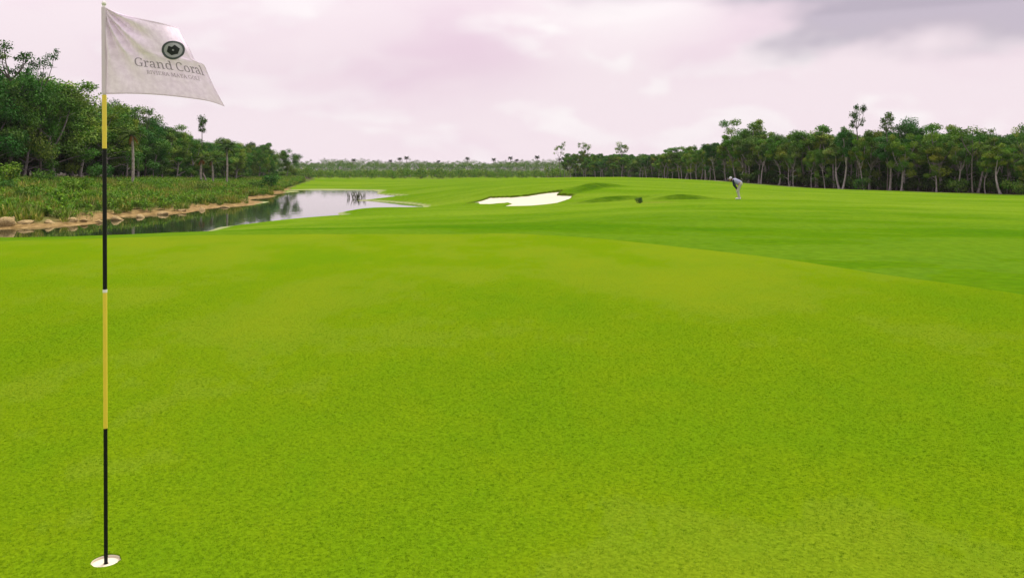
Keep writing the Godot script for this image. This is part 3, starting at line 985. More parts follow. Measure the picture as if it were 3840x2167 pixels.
func build_far_wood() -> void:
	var kind := woodland_tree(250, 8.0, 0.35, 3.4, 30, 80, 0.08)
	var scrub := bush(62, 2.6, 3.4, 40, 0.3)
	var r2 := RandomNumberGenerator.new()
	r2.seed = 79
	var mm: Array = []
	var bm: Array = []
	for row in 5:
		var x := -150.0 - row * 8.0
		while x < 190.0:
			var z := -330.0 - row * 9.0 + r2.randf_range(-4, 4)
			var h := (r2.randf_range(5.4, 7.2) + 1.6 * broad.get_noise_2d(x * 1.6, z * 1.2)) * (0.92 + 0.05 * row)
			mm.append(Transform3D(Basis(Vector3.UP, r2.randf() * TAU).scaled(Vector3(1.15, 1, 1.15) * h / 8.0), Vector3(x, ground(x, z), z)))
			x += r2.randf_range(2.2, 4.4)
	for row in 7:
		var x := -105.0
		while x < 60.0:
			var z := -228.0 - row * 14.0 + r2.randf_range(-5, 5)
			bm.append(Transform3D(Basis(Vector3.UP, r2.randf() * TAU).scaled(Vector3.ONE * r2.randf_range(0.5, 1.25)), Vector3(x, ground(x, z), z)))
			x += r2.randf_range(2.2, 7.0)
	woodland("woodland", kind, mm, 0, "low greyish green wood along the far horizon")
	woodland("scrub", scrub, bm, 1, "olive scrub in front of the far wood")
	var spots := [[-64.5, 0.98], [-49.5, 0.97], [-45.7, 1.02], [-43.0, 1.05], [-30.0, 0.95], [-18.2, 0.98], [-7.4, 1.02], [-0.6, 1.04], [2.0, 0.98], [10.2, 1.06], [19.5, 1.0]]
	var meshes := []
	for k in 3:
		meshes.append(palm(500 + k, 8.0, 0.14, 1.5, 22, 4))
	for k in spots.size():
		var p := Vector2(spots[k][0] * 345.0 / 340.0, -345.0)
		var t := thing("palm_tree", "tiny dark palm head above the far wood, %s from the left" % ordinal(k), "palm tree", Vector3(p.x, ground(p.x, p.y), p.y), "palms above the far wood")
		var m: Dictionary = meshes[k % 3]
		t.scale = Vector3.ONE * float(spots[k][1]) * [0.88, 0.84, 0.90, 0.93, 0.82, 0.95, 0.86, 0.92, 0.85, 0.94, 0.88][k]
		t.rotation.y = k
		part(t, "trunk", m.trunk)
		part(t, "crown", m.crown, M.leaf[4])
		part(t, "dead_frond", m.dead, M.leaf[0])

func build_palms() -> void:
	var specs := [[Vector2(-36.4, -80.0), 4.9, 0.14, 1.7, 10, 4, "tallest pondside palm with pale bare trunk and reddish dead fronds, right of the flagstick", false],
		[Vector2(-36.4, -98.0), 3.0, 0.15, 1.35, 10, 9, "short pondside palm with orange dead fronds and a split base", true],
		[Vector2(-35.9, -100.0), 2.9, 0.13, 1.4, 11, 2, "thin pondside palm between the orange-skirted palm and the outermost one", false],
		[Vector2(-34.9, -102.0), 4.6, 0.13, 1.6, 12, 0, "pondside palm nearest the open water with a pale straight trunk", false]]
	for k in specs.size():
		var a: Array = specs[k]
		var p: Vector2 = a[0]
		var t := thing("palm_tree", a[6], "palm tree", Vector3(p.x, ground(p.x, p.y), p.y), "palms on the pond bank")
		var m := palm(520 + k, a[1], a[2], a[3], a[4], a[5], a[7])
		part(t, "trunk", m.trunk)
		part(t, "crown", m.crown, M.leaf[1] if k < 3 else M.leaf[0])
		if m.has("dead"):
			part(t, "dead_frond", m.dead, M.leaf[1])

func herb(sd: int, grass: bool) -> ArrayMesh:
	rng.seed = sd
	var kit := Kit.new()
	if grass:
		for k in 34:
			var o := Vector3(rng.randf_range(-0.22, 0.22), -0.03, rng.randf_range(-0.22, 0.22))
			var d := (Vector3(o.x, 0, o.z) * 2.2 + rand_dir() * 0.25 + Vector3.UP).normalized()
			leaf(kit, o, d, rand_dir(), rng.randf_range(0.45, 0.9), 0.035, Color(0.25, 0.31, 0.055) if rng.randf() < 0.75 else Color(0.42, 0.37, 0.16))
	else:
		for s in 4:
			var foot := Vector3(rng.randf_range(-0.2, 0.2), -0.03, rng.randf_range(-0.2, 0.2))
			var head := foot + Vector3(rng.randf_range(-0.15, 0.15), rng.randf_range(0.35, 0.75), rng.randf_range(-0.15, 0.15))
			tube(kit, [foot, head], [0.008, 0.005], 4, Color(0.07, 0.10, 0.03))
			for k in 11:
				var d := rand_dir()
				d.y = absf(d.y) * 0.5
				leaf(kit, foot.lerp(head, rng.randf_range(0.25, 1.0)), d.normalized(), Vector3.UP, rng.randf_range(0.14, 0.28), 0.10, tone(Color(0.14, 0.26, 0.03), rng.randf_range(0.65, 1.4)))
	return kit.mesh(M.leaf[0])

func build_turf() -> void:
	# the cut blades of the green, where they are near enough to show
	var r2 := RandomNumberGenerator.new()
	r2.seed = 81
	rng.seed = 82
	var lists := [[], []]
	var height := {}
	for k in 1150000:
		var d := sqrt(r2.randf_range(2.4 * 2.4, 15.5 * 15.5))       # even over the ground, then thinned with distance
		if r2.randf() > 1.0 - smoothstep(2.5, 15.5, d):
			continue
		var x := r2.randf_range(-0.74, 0.74) * d
		var z := -d
		if Vector2(x, z).length() > green_edge(rad_to_deg(atan2(x, d))) - 0.05:
			continue
		if Vector2(x, z).distance_to(CUP) < 0.058:
			continue
		var cx := floorf(x * 4.0)
		var cz := floorf(z * 4.0)
		var y := 0.0
		for q in 4:
			var gx := cx + (q & 1)
			var gz := cz + (q >> 1)
			var key := Vector2i(int(gx), int(gz))
			if not height.has(key): height[key] = ground(gx / 4.0, gz / 4.0)
			y += height[key] * (1.0 - absf(x * 4.0 - gx)) * (1.0 - absf(z * 4.0 - gz))
		var size := r2.randf_range(0.6, 1.25)
		lists[0 if broad.get_noise_2d(x * 9.0 + 40.0, z * 5.0) + r2.randf_range(-0.5, 0.5) > 0.0 else 1].append(Transform3D(Basis(Vector3.UP, r2.randf() * TAU).scaled(Vector3(1.0, size, 1.0)), Vector3(x, y - 0.001, z)))
	for c in 2:
		var kit := Kit.new()
		for k in 8:
			var o := Vector3(r2.randf_range(-0.009, 0.009), 0, r2.randf_range(-0.009, 0.009))
			var dir := (Vector3.UP * 0.55 + rand_dir()).normalized()
			dir.y = absf(dir.y)
			leaf(kit, o, dir, rand_dir(), r2.randf_range(0.004, 0.0085), 0.0015, tone([Color(0.190, 0.266, 0.013), Color(0.132, 0.246, 0.009)][c], r2.randf_range(0.8, 1.25)))
		var m := tinted(Color.WHITE, 1.0, 0.0)
		m.backlight_enabled = true
		m.backlight = Color(0.4, 0.5, 0.1)
		var mesh := kit.mesh(m)
		scatter("turf_blades", ["short yellowish blades of the near putting green", "short green blades of the near putting green"][c], mesh, 0, lists[c])
		get_child(get_child_count() - 1).material_override = m

func scatter(called: String, label: String, mesh: Mesh, tone: int, places: Array) -> void:
	var mm := MultiMesh.new()
	mm.transform_format = MultiMesh.TRANSFORM_3D
	mm.mesh = mesh
	mm.instance_count = places.size()
	for k in places.size():
		mm.set_instance_transform(k, places[k])
	var o := MultiMeshInstance3D.new()
	o.name = numbered(called)
	o.multimesh = mm
	o.material_override = M.leaf[tone]
	o.set_meta("kind", "stuff")
	o.set_meta("label", label)
	o.set_meta("category", "ground cover")
	add_child(o)

func build_bank() -> void:
	var r2 := RandomNumberGenerator.new()
	r2.seed = 80
	var lists := [[], [], [], []]
	var tries := 0
	while tries < 30000:
		tries += 1
		var z := r2.randf_range(-40.0, -172.0)
		var x := r2.randf_range(-49.0, -20.0)
		var deg := rad_to_deg(atan2(x, -z))
		if deg < -42.0 or deg > -14.0 or Vector2(x, z).length() < along(BANK_LINE, deg) + 0.5:
			continue
		if x < left_x(z) - 3.0:
			continue
		var h := ground(x, z)
		if h < WATER + 0.07 + r2.randf() * (0.34 if z > -62.0 else 0.16):
			continue
		var size := r2.randf_range(0.4, 0.95)
		var patch := broad.get_noise_2d(x * 8.0, z * 8.0)
		var kind := 0
		if patch + r2.randf_range(-0.3, 0.3) > 0.12: kind = 2
		if r2.randf() < 0.5: kind += 1
		lists[kind].append(Transform3D(Basis(Vector3.UP, r2.randf() * TAU).scaled(Vector3(size, size * r2.randf_range(0.7, 1.1), size)), Vector3(x, h, z)))
	scatter("bank_herbs", "leafy green herbs growing over the pond bank", herb(90, false), 0, lists[0])
	scatter("bank_herbs", "yellow-green leafy weeds growing over the pond bank", herb(91, false), 1, lists[1])
	scatter("bank_grass", "tall pale grass growing over the pond bank", herb(92, true), 1, lists[2])
	scatter("bank_grass", "tall green grass growing over the pond bank", herb(93, true), 0, lists[3])
	# shrubs one can tell apart
	var kinds := [bush(63, 1.3, 1.5, 60, 0.17), bush(64, 1.0, 1.3, 55, 0.15), bush(65, 2.2, 1.9, 70, 0.2)]
	var spots := [[Vector2(-40.2, -66.0), 2, "light green shrub in front of the dark wood left of the flagstick", 1], [Vector2(-41.2, -73.5), 0, "green shrub at the wood's foot just right of the flagstick", 0], [Vector2(-29.4, -50.5), 1, "leafy clump low on the bank left of the flagstick", 0],
		[Vector2(-34.0, -56.0), 1, "broad green clump on the bank at the left edge of the picture", 2], [Vector2(-31.5, -60.5), 0, "bright shrub on the bank right of the flagstick", 1], [Vector2(-33.0, -71.0), 1, "yellowish shrub on the bank below the tallest palm", 1],
		[Vector2(-29.0, -78.5), 1, "olive shrub near the sandy edge below the short palm", 3], [Vector2(-28.4, -93.0), 0, "dark shrub leaning over the water at the bank's far point", 4], [Vector2(-29.8, -103.0), 2, "tall dark shrub at the water's far left corner", 2], [Vector2(-41.0, -83.0), 2, "dark green shrub at the wood's foot behind the tallest palm", 2]]
	for a in spots:
		var p: Vector2 = a[0]
		var b := thing("shrub", a[2], "shrub", Vector3(p.x, ground(p.x, p.y), p.y), "shrubs on the pond bank")
		b.rotation.y = p.y
		part(b, "stems", kinds[a[1]][0])
		part(b, "foliage", kinds[a[1]][1], M.leaf[a[3]])
	# stones along the water's edge
	var stones := [boulder(1), boulder(2), boulder(3), boulder(4)]
	var rocks := [[-31.45, 1.0, 0.62, "large pale tan boulder at the water's edge by the left edge of the picture"], [-30.2, 0.9, 0.45, "flat tan boulder next right of the large one at the water's edge"], [-31.0, 2.2, 0.32, "small pale stone up the bank behind the large tan boulder"],
		[-29.0, 0.6, 0.40, "rounded brown stone halfway between the large boulder and the flagstick"], [-27.9, 0.7, 0.42, "long ochre stone left of the flagstick at the waterline"], [-27.2, 0.9, 0.30, "reddish stone just left of the flagstick at the waterline"], [-26.3, 0.6, 0.34, "pale stone right behind the flagstick at the waterline"],
		[-25.3, 0.8, 0.46, "long flat pale stone right of the flagstick at the waterline"], [-24.0, 0.7, 0.42, "low sandy slab of stone below the tallest palm at the waterline"], [-22.8, 0.8, 0.40, "cream stone at the waterline left of the short palm"], [-21.6, 0.9, 0.46, "pale cream boulder at the waterline below the short palm"], [-20.4, 0.8, 0.36, "small tan stone at the waterline below the outermost palm"], [-19.0, 0.7, 0.34, "last small stone along the sandy edge before the open water"]]
	for k in rocks.size():
		var a: Array = rocks[k]
		var rad := deg_to_rad(a[0])
		var q: float = along(BANK_LINE, a[0]) + a[1]
		var x := sin(rad) * q
		var z := -cos(rad) * q
		var st := MeshInstance3D.new()
		st.name = numbered("rock")
		st.mesh = stones[k % 4]
		add_child(st)
		var sz: float = a[2] * 0.72
		st.position = Vector3(x, maxf(ground(x, z), WATER) + sz * 0.05, z)
		st.scale = Vector3(sz * (1.3 + 0.5 * sin(k * 1.7)), sz * (0.62 + 0.16 * cos(k * 2.9)), sz)
		st.rotation = Vector3(0.25 * sin(k * 3.1), 0.4 + 1.4 * sin(k * 2.1), 0.22 * cos(k * 1.3))
		st.set_meta("label", a[3])
		st.set_meta("category", "rock")
		st.set_meta("group", "stones along the pond's edge")
	# thin reeds in the shallows off the grassy point
	rng.seed = 66
	for c in 2:
		var kit := Kit.new()
		for k in 16:
			var o := Vector3(rng.randf_range(-0.7, 0.7), -0.2, rng.randf_range(-0.9, 0.9))
			leaf(kit, o, (Vector3.UP + rand_dir() * 0.28).normalized(), rand_dir(), rng.randf_range(0.6, 1.1), 0.03, Color(0.15, 0.13, 0.10))
		var reed := MeshInstance3D.new()
		reed.name = numbered("reed_clump")
		reed.mesh = kit.mesh(M.leaf[0])
		add_child(reed)
		reed.position = Vector3(-14.6 - 0.9 * c, WATER, -80.0 - 2.5 * c)
		reed.set_meta("label", ["thin greyish reeds in the pond off the grassy point, nearer clump", "thin greyish reeds in the pond off the grassy point, farther clump"][c])
		reed.set_meta("category", "reeds")
	# the small dark bush on the fairway
	var tuft := bush(67, 0.34, 0.34, 40, 0.07)
	var t := thing("small_bush", "tiny dark bush alone on the fairway right of the sand bunker", "bush", Vector3(7.0, ground(7.0, -46.0), -46.0))
	part(t, "stems", tuft[0])
	part(t, "foliage", tuft[1], M.leaf[4])

# ------------------------------------------------------------------ flagstick
const FLAG_TOP := [Vector3(0.000, 2.129, 0.000), Vector3(0.057, 2.106, -0.010), Vector3(0.135, 2.084, 0.010), Vector3(0.202, 2.073, -0.030), Vector3(0.231, 2.070, -0.090), Vector3(0.239, 2.067, -0.110)]
const FLAG_BOTTOM := [Vector3(0.000, 1.792, 0.000), Vector3(0.109, 1.792, 0.020), Vector3(0.213, 1.788, 0.015), Vector3(0.306, 1.780, -0.020), Vector3(0.395, 1.766, -0.030), Vector3(0.463, 1.744, -0.010)]
const FLAG_FLY := [Vector3(0.239, 2.067, -0.110), Vector3(0.268, 2.024, -0.090), Vector3(0.302, 1.976, -0.070), Vector3(0.328, 1.931, -0.060), Vector3(0.362, 1.913, -0.060), Vector3(0.379, 1.877, -0.060), Vector3(0.412, 1.820, -0.040), Vector3(0.463, 1.744, -0.010)]

func spline(pts: Array, t: float) -> Vector3:
	var lens := [0.0]
	for k in pts.size() - 1:
		lens.append(lens[-1] + pts[k].distance_to(pts[k + 1]))
	var s: float = clampf(t, 0.0, 1.0) * lens[-1]
	for k in pts.size() - 1:
		if s <= lens[k + 1] or k == pts.size() - 2:
			var f: float = (s - lens[k]) / (lens[k + 1] - lens[k])
			return pts[k].cubic_interpolate(pts[k + 1], pts[maxi(k - 1, 0)], pts[mini(k + 2, pts.size() - 1)], f)
	return pts[-1]

func flag_point(u: float, v: float) -> Vector3:
	var t := spline(FLAG_TOP, u)
	var b := spline(FLAG_BOTTOM, u)
	var l: Vector3 = FLAG_TOP[0].lerp(FLAG_BOTTOM[0], v)
	var r := spline(FLAG_FLY, v)
	var p := t.lerp(b, v) + l.lerp(r, u) - FLAG_TOP[0].lerp(FLAG_TOP[-1], u).lerp(FLAG_BOTTOM[0].lerp(FLAG_BOTTOM[-1], u), v)
	# creases that fan out from the top of the hoist, and a roll across the fly
	var fan := atan2(v * 0.34, maxf(u, 0.001) * 0.5)
	var reach := Vector2(u * 0.5, v * 0.34).length()
	p.z += 0.013 * sin(fan * 15.0) * smoothstep(0.0, 0.1, reach) * (1.0 - smoothstep(0.16, 0.36, reach)) * smoothstep(0.0, 0.08, u)
	p.z += 0.012 * sin(u * 6.0 + v * 2.2 - 0.6) * u * (1.0 - u * 0.4)
	return p

func flag_normal(u: float, v: float) -> Vector3:
	var e := 0.01
	return (flag_point(u, v + e) - flag_point(u, v - e)).cross(flag_point(u + e, v) - flag_point(u - e, v)).normalized()

func on_flag(u: float, v: float) -> Vector3:
	return flag_point(u, v) + flag_normal(u, v) * 0.0008

func lettering(words: String, font_name: String, u0: float, u1: float, v_base: float, v_high: float, mat: Material) -> ArrayMesh:
	var f := SystemFont.new()
	f.font_names = PackedStringArray([font_name])
	var tm := TextMesh.new()
	tm.text = words
	tm.font = f
	tm.font_size = 48
	tm.pixel_size = 0.01
	tm.depth = 0.0
	tm.curve_step = 2.0
	var a := tm.get_mesh_arrays()
	var src: PackedVector3Array = a[Mesh.ARRAY_VERTEX]
	var lo := Vector2(1e9, 1e9)
	var hi := -lo
	for p in src:
		lo = Vector2(minf(lo.x, p.x), minf(lo.y, p.y)); hi = Vector2(maxf(hi.x, p.x), maxf(hi.y, p.y))
	var kit := Kit.new()
	for p in src:
		var u := lerpf(u0, u1, (p.x - lo.x) / (hi.x - lo.x))
		var v := v_base - v_high * (p.y - lo.y) / (hi.y - lo.y)
		kit.add(on_flag(u, v), flag_normal(u, v), Color.WHITE)
	if a[Mesh.ARRAY_INDEX] != null and a[Mesh.ARRAY_INDEX].size() > 0:
		kit.i = a[Mesh.ARRAY_INDEX]
	else:
		for k in src.size(): kit.i.append(k)
	return kit.mesh(mat)

func flag_uv(x: float, y: float) -> Vector2:    # where on the cloth a spot of the flag's face lies
	var q := Vector2(x / 0.42, (2.1 - y) / 0.33)
	for k in 30:
		var p := flag_point(q.x, q.y)
		var du := (flag_point(q.x + 0.01, q.y) - flag_point(q.x - 0.01, q.y)) / 0.02
		var dv := (flag_point(q.x, q.y + 0.01) - flag_point(q.x, q.y - 0.01)) / 0.02
		var det := du.x * dv.y - dv.x * du.y
		if absf(det) < 1e-5: break
		var ex := x - p.x
		var ey := y - p.y
		q += 0.6 * Vector2((ex * dv.y - ey * dv.x) / det, (ey * du.x - ex * du.y) / det)
		q = q.clamp(Vector2(0.02, 0.02), Vector2(0.98, 0.98))
	return q

func ring_on_flag(x: float, y: float, rx: float, ry: float, inner: float, mat: Material, lift: float, sides: int = 40, turn: float = 0.0) -> ArrayMesh:
	var kit := Kit.new()
	for s in sides:
		var t := TAU * s / sides + turn
		for r in 7:
			var q := lerpf(inner, 1.0, r / 6.0)
			var at := flag_uv(x + cos(t) * rx * q, y + sin(t) * ry * q)
			var uu := at.x
			var vv := at.y
			kit.add(flag_point(uu, vv) + flag_normal(uu, vv) * lift, flag_normal(uu, vv), Color.WHITE)
	for s in sides:
		var s2 := (s + 1) % sides
		for r in 6:
			kit.quad(s * 7 + r, s * 7 + r + 1, s2 * 7 + r + 1, s2 * 7 + r)
	return kit.mesh(mat)

func build_flagstick() -> void:
	var y0 := ground(CUP.x, CUP.y)
	var t := thing("flagstick", "black and yellow banded flagstick with white flag standing in the hole", "flagstick", Vector3(CUP.x, y0, CUP.y))
	t.rotation.z = 0.0035
	var bands := [["ferrule", -0.022, 0.012, 0.0068, M.black], ["black_band", 0.012, 0.508, 0.0072, M.black], ["yellow_band", 0.508, 1.03, 0.0078, M.yellow], ["white_ring", 1.03, 1.042, 0.0082, M.white], ["black_band", 1.042, 1.584, 0.0078, M.black], ["yellow_band", 1.584, 1.79, 0.0082, M.yellow], ["upper_rod", 1.79, 2.137, 0.0062, M.white]]
	for b in bands:
		var kit := Kit.new()
		var lo: float = b[1]
		var hi: float = b[2]
		var r: float = b[3]
		lathe(kit, [Vector2(0.0, lo), Vector2(r - 0.0006, lo), Vector2(r, lo + 0.0006), Vector2(r, hi - 0.0006), Vector2(r - 0.0006, hi), Vector2(0.0, hi)], 20, Color.WHITE)
		part(t, b[0], kit.mesh(b[4]))
	var knob := Kit.new()
	lathe(knob, [Vector2(0.0, 2.1375), Vector2(0.0075, 2.1375), Vector2(0.009, 2.141), Vector2(0.0075, 2.148), Vector2(0.0, 2.152)], 20, Color.WHITE)
	part(t, "top_knob", knob.mesh(M.white))
	# cloth
	var kit := Kit.new()
	var nu := 72
	var nv := 52
	for j in nv + 1:
		for i in nu + 1:
			var u := float(i) / nu
			var v := float(j) / nv
			kit.add(flag_point(u, v), flag_normal(u, v), Color(0.84, 0.755, 0.87), Vector2(u * 0.6, v * 0.4))
	for j in nv:
		for i in nu:
			var k := j * (nu + 1) + i
			kit.quad(k, k + 1, k + nu + 2, k + nu + 1)
	var flag := part(t, "flag", kit.mesh(M.cloth))
	flag.set_meta("label", "white flag blowing right with round emblem and lettering")
	# hoist sleeve and hems
	var sl := Kit.new()
	lathe(sl, [Vector2(0.0064, 1.793), Vector2(0.0092, 1.7935), Vector2(0.0092, 2.1265), Vector2(0.0064, 2.128)], 20, Color(0.74, 0.66, 0.74))
	part(flag, "hoist_sleeve", sl.mesh(M.cloth))
	for edge in 3:
		var hem := Kit.new()
		var n := 60
		for k in n + 1:
			var s := float(k) / n
			for q in 2:
				var w := 0.004 + 0.016 * q
				var uu: float = s if edge < 2 else 1.0 - w * 0.7
				var vv: float = w if edge == 0 else (1.0 - w if edge == 1 else s)
				hem.add(flag_point(uu, vv) + flag_normal(uu, vv) * 0.0007, flag_normal(uu, vv), Color(0.74, 0.66, 0.75), Vector2(s, w))
		for k in n:
			hem.quad(k * 2, k * 2 + 1, k * 2 + 3, k * 2 + 2)
		part(flag, "hem", hem.mesh(M.cloth))
	var line := part(flag, "lettering", lettering("Grand Coral", "Droid Serif", 0.31, 0.93, 0.65, 0.108, M.ink))
	line.set_meta("label", "dark serif lettering across the flag")
	part(flag, "lettering", lettering("RIVIERA MAYA GOLF", "Droid Serif", 0.40, 0.86, 0.735, 0.045, M.ink_soft))
	part(flag, "emblem_disc", ring_on_flag(0.253, 1.966, 0.034, 0.036, 0.0, M.emblem_pale, 0.0008))
	part(flag, "emblem_ring", ring_on_flag(0.253, 1.966, 0.0355, 0.0375, 0.80, M.emblem, 0.0013))
	part(flag, "emblem_centre", ring_on_flag(0.253, 1.966, 0.0205, 0.0215, 0.18, M.emblem_dark, 0.0013, 6, 0.35))
	# the cup
	var cup := Kit.new()
	lathe(cup, [Vector2(0.0535, -0.019), Vector2(0.0535, -0.003), Vector2(0.0515, -0.002), Vector2(0.0505, -0.004), Vector2(0.0500, -0.011), Vector2(0.0098, -0.0115), Vector2(0.0098, -0.03)], 48, Color.WHITE)
	var c := thing("hole_cup", "round white cup liner sunk in the turf at the foot of the flagstick", "golf hole", Vector3(CUP.x, y0, CUP.y))
	part(c, "liner", cup.mesh(M.liner))
	var bot := Kit.new()
	lathe(bot, [Vector2(0.0099, -0.031), Vector2(0.0, -0.031)], 24, Color.WHITE)
	part(c, "socket", bot.mesh(M.steel))

# ------------------------------------------------------------------ the golfer
func capsule_field(p: Vector3, bones: Array, soft: float) -> float:
	var d := 1e3
	for b in bones:
		var a: Vector3 = b[0]
		var ab: Vector3 = b[1] - a
		var h := clampf((p - a).dot(ab) / maxf(ab.length_squared(), 1e-9), 0.0, 1.0)
		var q := (p - a - ab * h)
		var e: float = q.length() - lerpf(b[2], b[3], h)
		var k := maxf(soft - absf(d - e), 0.0) / soft
		d = minf(d, e) - k * k * soft * 0.25
	return d

func surface_nets(kit: Kit, bones: Array, cell: float, soft: float, col: Color, cut: Array = []) -> void:   # cut: planes whose positive side is removed
	var lo := Vector3.ONE * 1e3
	var hi := -lo
	for b in bones:
		for k in 2:
			var r: float = b[2 + k] + cell * 2.0
			lo = lo.min(b[k] - Vector3.ONE * r); hi = hi.max(b[k] + Vector3.ONE * r)
	var nx := int((hi.x - lo.x) / cell) + 2
	var ny := int((hi.y - lo.y) / cell) + 2
	var nz := int((hi.z - lo.z) / cell) + 2
	var f := PackedFloat32Array()
	f.resize(nx * ny * nz)
	for x in nx:
		for y in ny:
			for z in nz:
				var p := lo + Vector3(x, y, z) * cell
				var d := capsule_field(p, bones, soft)
				for c in cut:
					d = maxf(d, c.distance_to(p))
				f[(x * ny + y) * nz + z] = d
	var ids := {}
	for x in nx - 1:
		for y in ny - 1:
			for z in nz - 1:
				var at := (x * ny + y) * nz + z
				var inside := 0
				var corner := []
				for k in 8:
					var e := f[at + (k & 1) * ny * nz + ((k >> 1) & 1) * nz + (k >> 2)]
					corner.append(e)
					if e < 0.0: inside += 1
				if inside == 0 or inside == 8:
					continue
				var s := Vector3.ZERO
				var n := 0
				for a in 8:
					for bit in 3:
						var b := a | (1 << bit)
						if b != a and (corner[a] < 0.0) != (corner[b] < 0.0):
							var t: float = corner[a] / (corner[a] - corner[b])
							var pa := Vector3(a & 1, (a >> 1) & 1, a >> 2)
							var pb := Vector3(b & 1, (b >> 1) & 1, b >> 2)
							s += pa.lerp(pb, t); n += 1
				var p := lo + (Vector3(x, y, z) + s / n) * cell
				var g := Vector3.ZERO
				for k in 8:
					g += Vector3((k & 1) * 2 - 1, ((k >> 1) & 1) * 2 - 1, (k >> 2) * 2 - 1) * float(corner[k])
				ids[at] = kit.add(p, g.normalized(), col)
	var st := [ny * nz, nz, 1]
	for x in range(1, nx - 1):
		for y in range(1, ny - 1):
			for z in range(1, nz - 1):
				var at := (x * ny + y) * nz + z
				for ax in 3:
					if (f[at] < 0.0) == (f[at + st[ax]] < 0.0):
						continue
					var u: int = st[(ax + 1) % 3]
					var w: int = st[(ax + 2) % 3]
					if ids.has(at) and ids.has(at - u) and ids.has(at - w) and ids.has(at - u - w):
						kit.quad(ids[at], ids[at - u], ids[at - u - w], ids[at - w])

func mirror(bones: Array) -> Array:
	var out := bones.duplicate()
	for b in bones:
		out.append([b[0] * Vector3(1, 1, -1), b[1] * Vector3(1, 1, -1), b[2], b[3]])
	return out

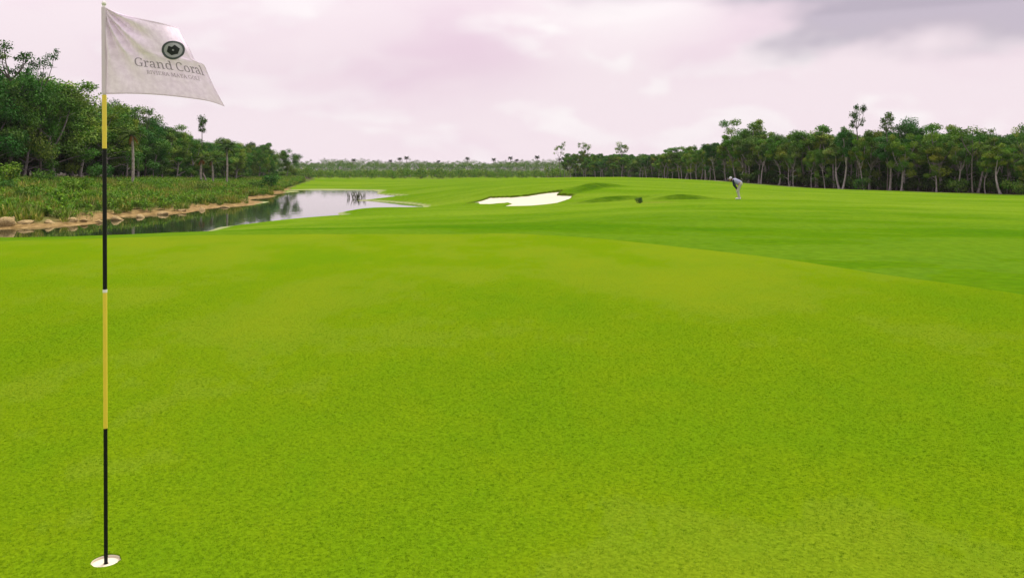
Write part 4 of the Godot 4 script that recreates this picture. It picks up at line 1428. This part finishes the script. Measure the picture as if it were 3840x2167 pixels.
func build_golfer() -> void:
	# faces -x, bent over at the hips, hands braced on the thighs
	var t := thing("person", "golfer bending over in pale blue-grey top with dark sleeves and pale trousers", "person", Vector3(13.85, ground(13.85, -51.0), -51.0))
	t.rotation.y = -0.35
	var hip := Vector3(0.08, 0.90, 0.10)
	var knee := Vector3(-0.05, 0.50, 0.12)
	var ankle := Vector3(0.04, 0.10, 0.12)
	var shoulder := Vector3(-0.30, 1.14, 0.17)
	var elbow := Vector3(-0.26, 0.86, 0.23)
	var wrist := Vector3(-0.12, 0.66, 0.15)
	var neck := Vector3(-0.36, 1.18, 0)
	var head := Vector3(-0.47, 1.21, 0)
	var legs := mirror([[hip, knee, 0.085, 0.058], [knee, ankle, 0.055, 0.038]])
	var feet := mirror([[Vector3(0.07, 0.05, 0.12), Vector3(-0.13, 0.035, 0.14), 0.045, 0.035]])
	var trunk := [[Vector3(0.09, 0.95, -0.06), Vector3(0.09, 0.95, 0.06), 0.125, 0.125], [Vector3(0.08, 0.97, 0), Vector3(-0.22, 1.10, 0), 0.125, 0.14], [Vector3(-0.24, 1.11, -0.10), Vector3(-0.24, 1.11, 0.10), 0.105, 0.105]]
	var arms := mirror([[shoulder, elbow, 0.052, 0.042], [elbow, wrist, 0.040, 0.028]])
	var skull := [[neck, head, 0.055, 0.06], [head, head + Vector3(-0.01, 0.045, 0), 0.078, 0.088], [head + Vector3(-0.045, -0.055, 0), head + Vector3(-0.05, -0.06, 0), 0.05, 0.045]]
	var hands := []
	for s in [1.0, -1.0]:
		var wr := wrist * Vector3(1, 1, s)
		var palm_end := wr + Vector3(0.035, -0.075, -0.02 * s)
		hands.append([wr, palm_end, 0.026, 0.034])
		for k in 4:
			var root := palm_end + Vector3(-0.028 + 0.019 * k, -0.01, 0.012 * s)
			var l: float = [0.072, 0.082, 0.076, 0.06][k]
			var mid := root + Vector3(0.004, -l * 0.5, 0.008 * s)
			hands.append([root, mid, 0.0095, 0.009])
			hands.append([mid, mid + Vector3(0.008, -l * 0.45, -0.012 * s), 0.009, 0.008])
		var th := wr + Vector3(-0.02, -0.03, -0.008 * s)
		hands.append([th, th + Vector3(-0.02, -0.035, -0.02 * s), 0.012, 0.0105])
		hands.append([th + Vector3(-0.02, -0.035, -0.02 * s), th + Vector3(-0.018, -0.065, -0.028 * s), 0.0105, 0.009])
	var face := [[head + Vector3(-0.095, -0.012, 0), head + Vector3(-0.112, -0.03, 0), 0.010, 0.013], [head + Vector3(-0.005, -0.015, 0.083), head + Vector3(-0.005, -0.035, 0.081), 0.016, 0.011], [head + Vector3(-0.005, -0.015, -0.083), head + Vector3(-0.005, -0.035, -0.081), 0.016, 0.011]]
	var skin := plain(Color(0.36, 0.20, 0.13), 0.6, 0.3)
	var kit := Kit.new()
	surface_nets(kit, legs + feet + trunk + arms, 0.022, 0.05, Color.WHITE)
	surface_nets(kit, skull + face, 0.009, 0.02, Color.WHITE)
	for s in [0, 1]:
		surface_nets(kit, hands.slice(s * 11, s * 11 + 11), 0.006, 0.008, Color.WHITE)
	part(t, "body", kit.mesh(skin))
	var grow := func(bones: Array, by: float) -> Array:
		var out := []
		for b in bones: out.append([b[0], b[1], b[2] + by, b[3] + by])
		return out
	kit = Kit.new()
	surface_nets(kit, grow.call(legs, 0.022) + grow.call(trunk.slice(0, 1), 0.018), 0.022, 0.06, Color.WHITE, [Plane(Vector3(-0.9, 0.45, 0).normalized(), 0.35)])
	part(t, "trousers", kit.mesh(plain(Color(0.40, 0.40, 0.33), 0.85, 0.2)))
	kit = Kit.new()
	surface_nets(kit, grow.call(trunk.slice(1), 0.026) + [[Vector3(0.02, 1.0, 0), Vector3(-0.2, 1.10, 0), 0.16, 0.165]], 0.022, 0.06, Color.WHITE)
	part(t, "pale_top", kit.mesh(plain(Color(0.30, 0.32, 0.43), 0.8, 0.2)))
	kit = Kit.new()
	surface_nets(kit, grow.call(arms, 0.02), 0.016, 0.03, Color.WHITE)
	part(t, "sleeves", kit.mesh(plain(Color(0.016, 0.025, 0.035), 0.85, 0.2)))
	kit = Kit.new()
	var crown := head + Vector3(-0.005, 0.055, 0)
	surface_nets(kit, [[crown, crown + Vector3(0, 0.012, 0), 0.097, 0.094], [crown + Vector3(-0.08, -0.01, -0.03), crown + Vector3(-0.165, -0.035, -0.02), 0.02, 0.012], [crown + Vector3(-0.08, -0.01, 0.03), crown + Vector3(-0.165, -0.035, 0.02), 0.02, 0.012]], 0.012, 0.02, Color.WHITE, [Plane(Vector3(0, -1, 0), -(crown.y - 0.045))])
	part(t, "cap", kit.mesh(plain(Color(0.5, 0.5, 0.55), 0.8, 0.2)))
	kit = Kit.new()
	surface_nets(kit, [[head + Vector3(0.02, 0.02, 0), head + Vector3(0.03, -0.03, 0), 0.086, 0.07]], 0.012, 0.02, Color.WHITE, [Plane(Vector3(-1, 0, 0), -(head.x + 0.01))])
	part(t, "hair", kit.mesh(plain(Color(0.02, 0.014, 0.01), 0.6, 0.3)))
	kit = Kit.new()
	surface_nets(kit, grow.call(feet, 0.012), 0.014, 0.02, Color.WHITE, [Plane(Vector3(0, -1, 0), 0.0)])
	part(t, "shoes", kit.mesh(plain(Color(0.6, 0.6, 0.58), 0.6, 0.3)))

# ------------------------------------------------------------------ all of it
func _ready() -> void:
	var cam := Camera3D.new()
	cam.name = "camera"
	cam.position = Vector3(0, EYE, 0)
	cam.near = 0.1
	cam.far = 4000.0
	cam.projection = Camera3D.PROJECTION_FRUSTUM
	cam.size = 0.1 * 1452.0 / 2100.0
	cam.frustum_offset = Vector2(0, -0.1 * 298.0 / 2100.0)     # a level camera with the lens shifted down
	add_child(cam)
	cam.current = true
	var env := Environment.new()
	env.background_mode = Environment.BG_SKY
	var sky := Sky.new()
	sky.sky_material = make_sky()
	env.sky = sky
	env.background_energy_multiplier = 0.345
	env.tonemap_mode = Environment.TONE_MAPPER_LINEAR
	env.tonemap_exposure = 2.9
	env.fog_enabled = true
	env.fog_density = 0.0001
	env.fog_light_color = Color(0.93, 0.90, 0.95)
	env.sdfgi_enabled = true
	env.ssao_enabled = true
	env.ssil_enabled = true
	var we := WorldEnvironment.new()
	we.name = "world_environment"
	we.environment = env
	add_child(we)
	var sun := DirectionalLight3D.new()
	sun.name = "sun"
	sun.light_energy = 0.5
	sun.light_color = Color(1.0, 0.97, 0.92)
	sun.light_angular_distance = 35.0
	sun.shadow_enabled = true
	add_child(sun)
	sun.look_at_from_position(Vector3(12, 40, -30), Vector3.ZERO)

	grain.seed = 3
	broad.seed = 4
	broad.noise_type = FastNoiseLite.TYPE_SIMPLEX_SMOOTH
	broad.frequency = 0.02
	broad.fractal_octaves = 3
	make_materials()
	solve_terrain()
	build_land()
	build_left_wood()
	build_right_wood()
	build_far_wood()
	build_turf()
	build_palms()
	build_bank()
	build_flagstick()
	build_golfer()
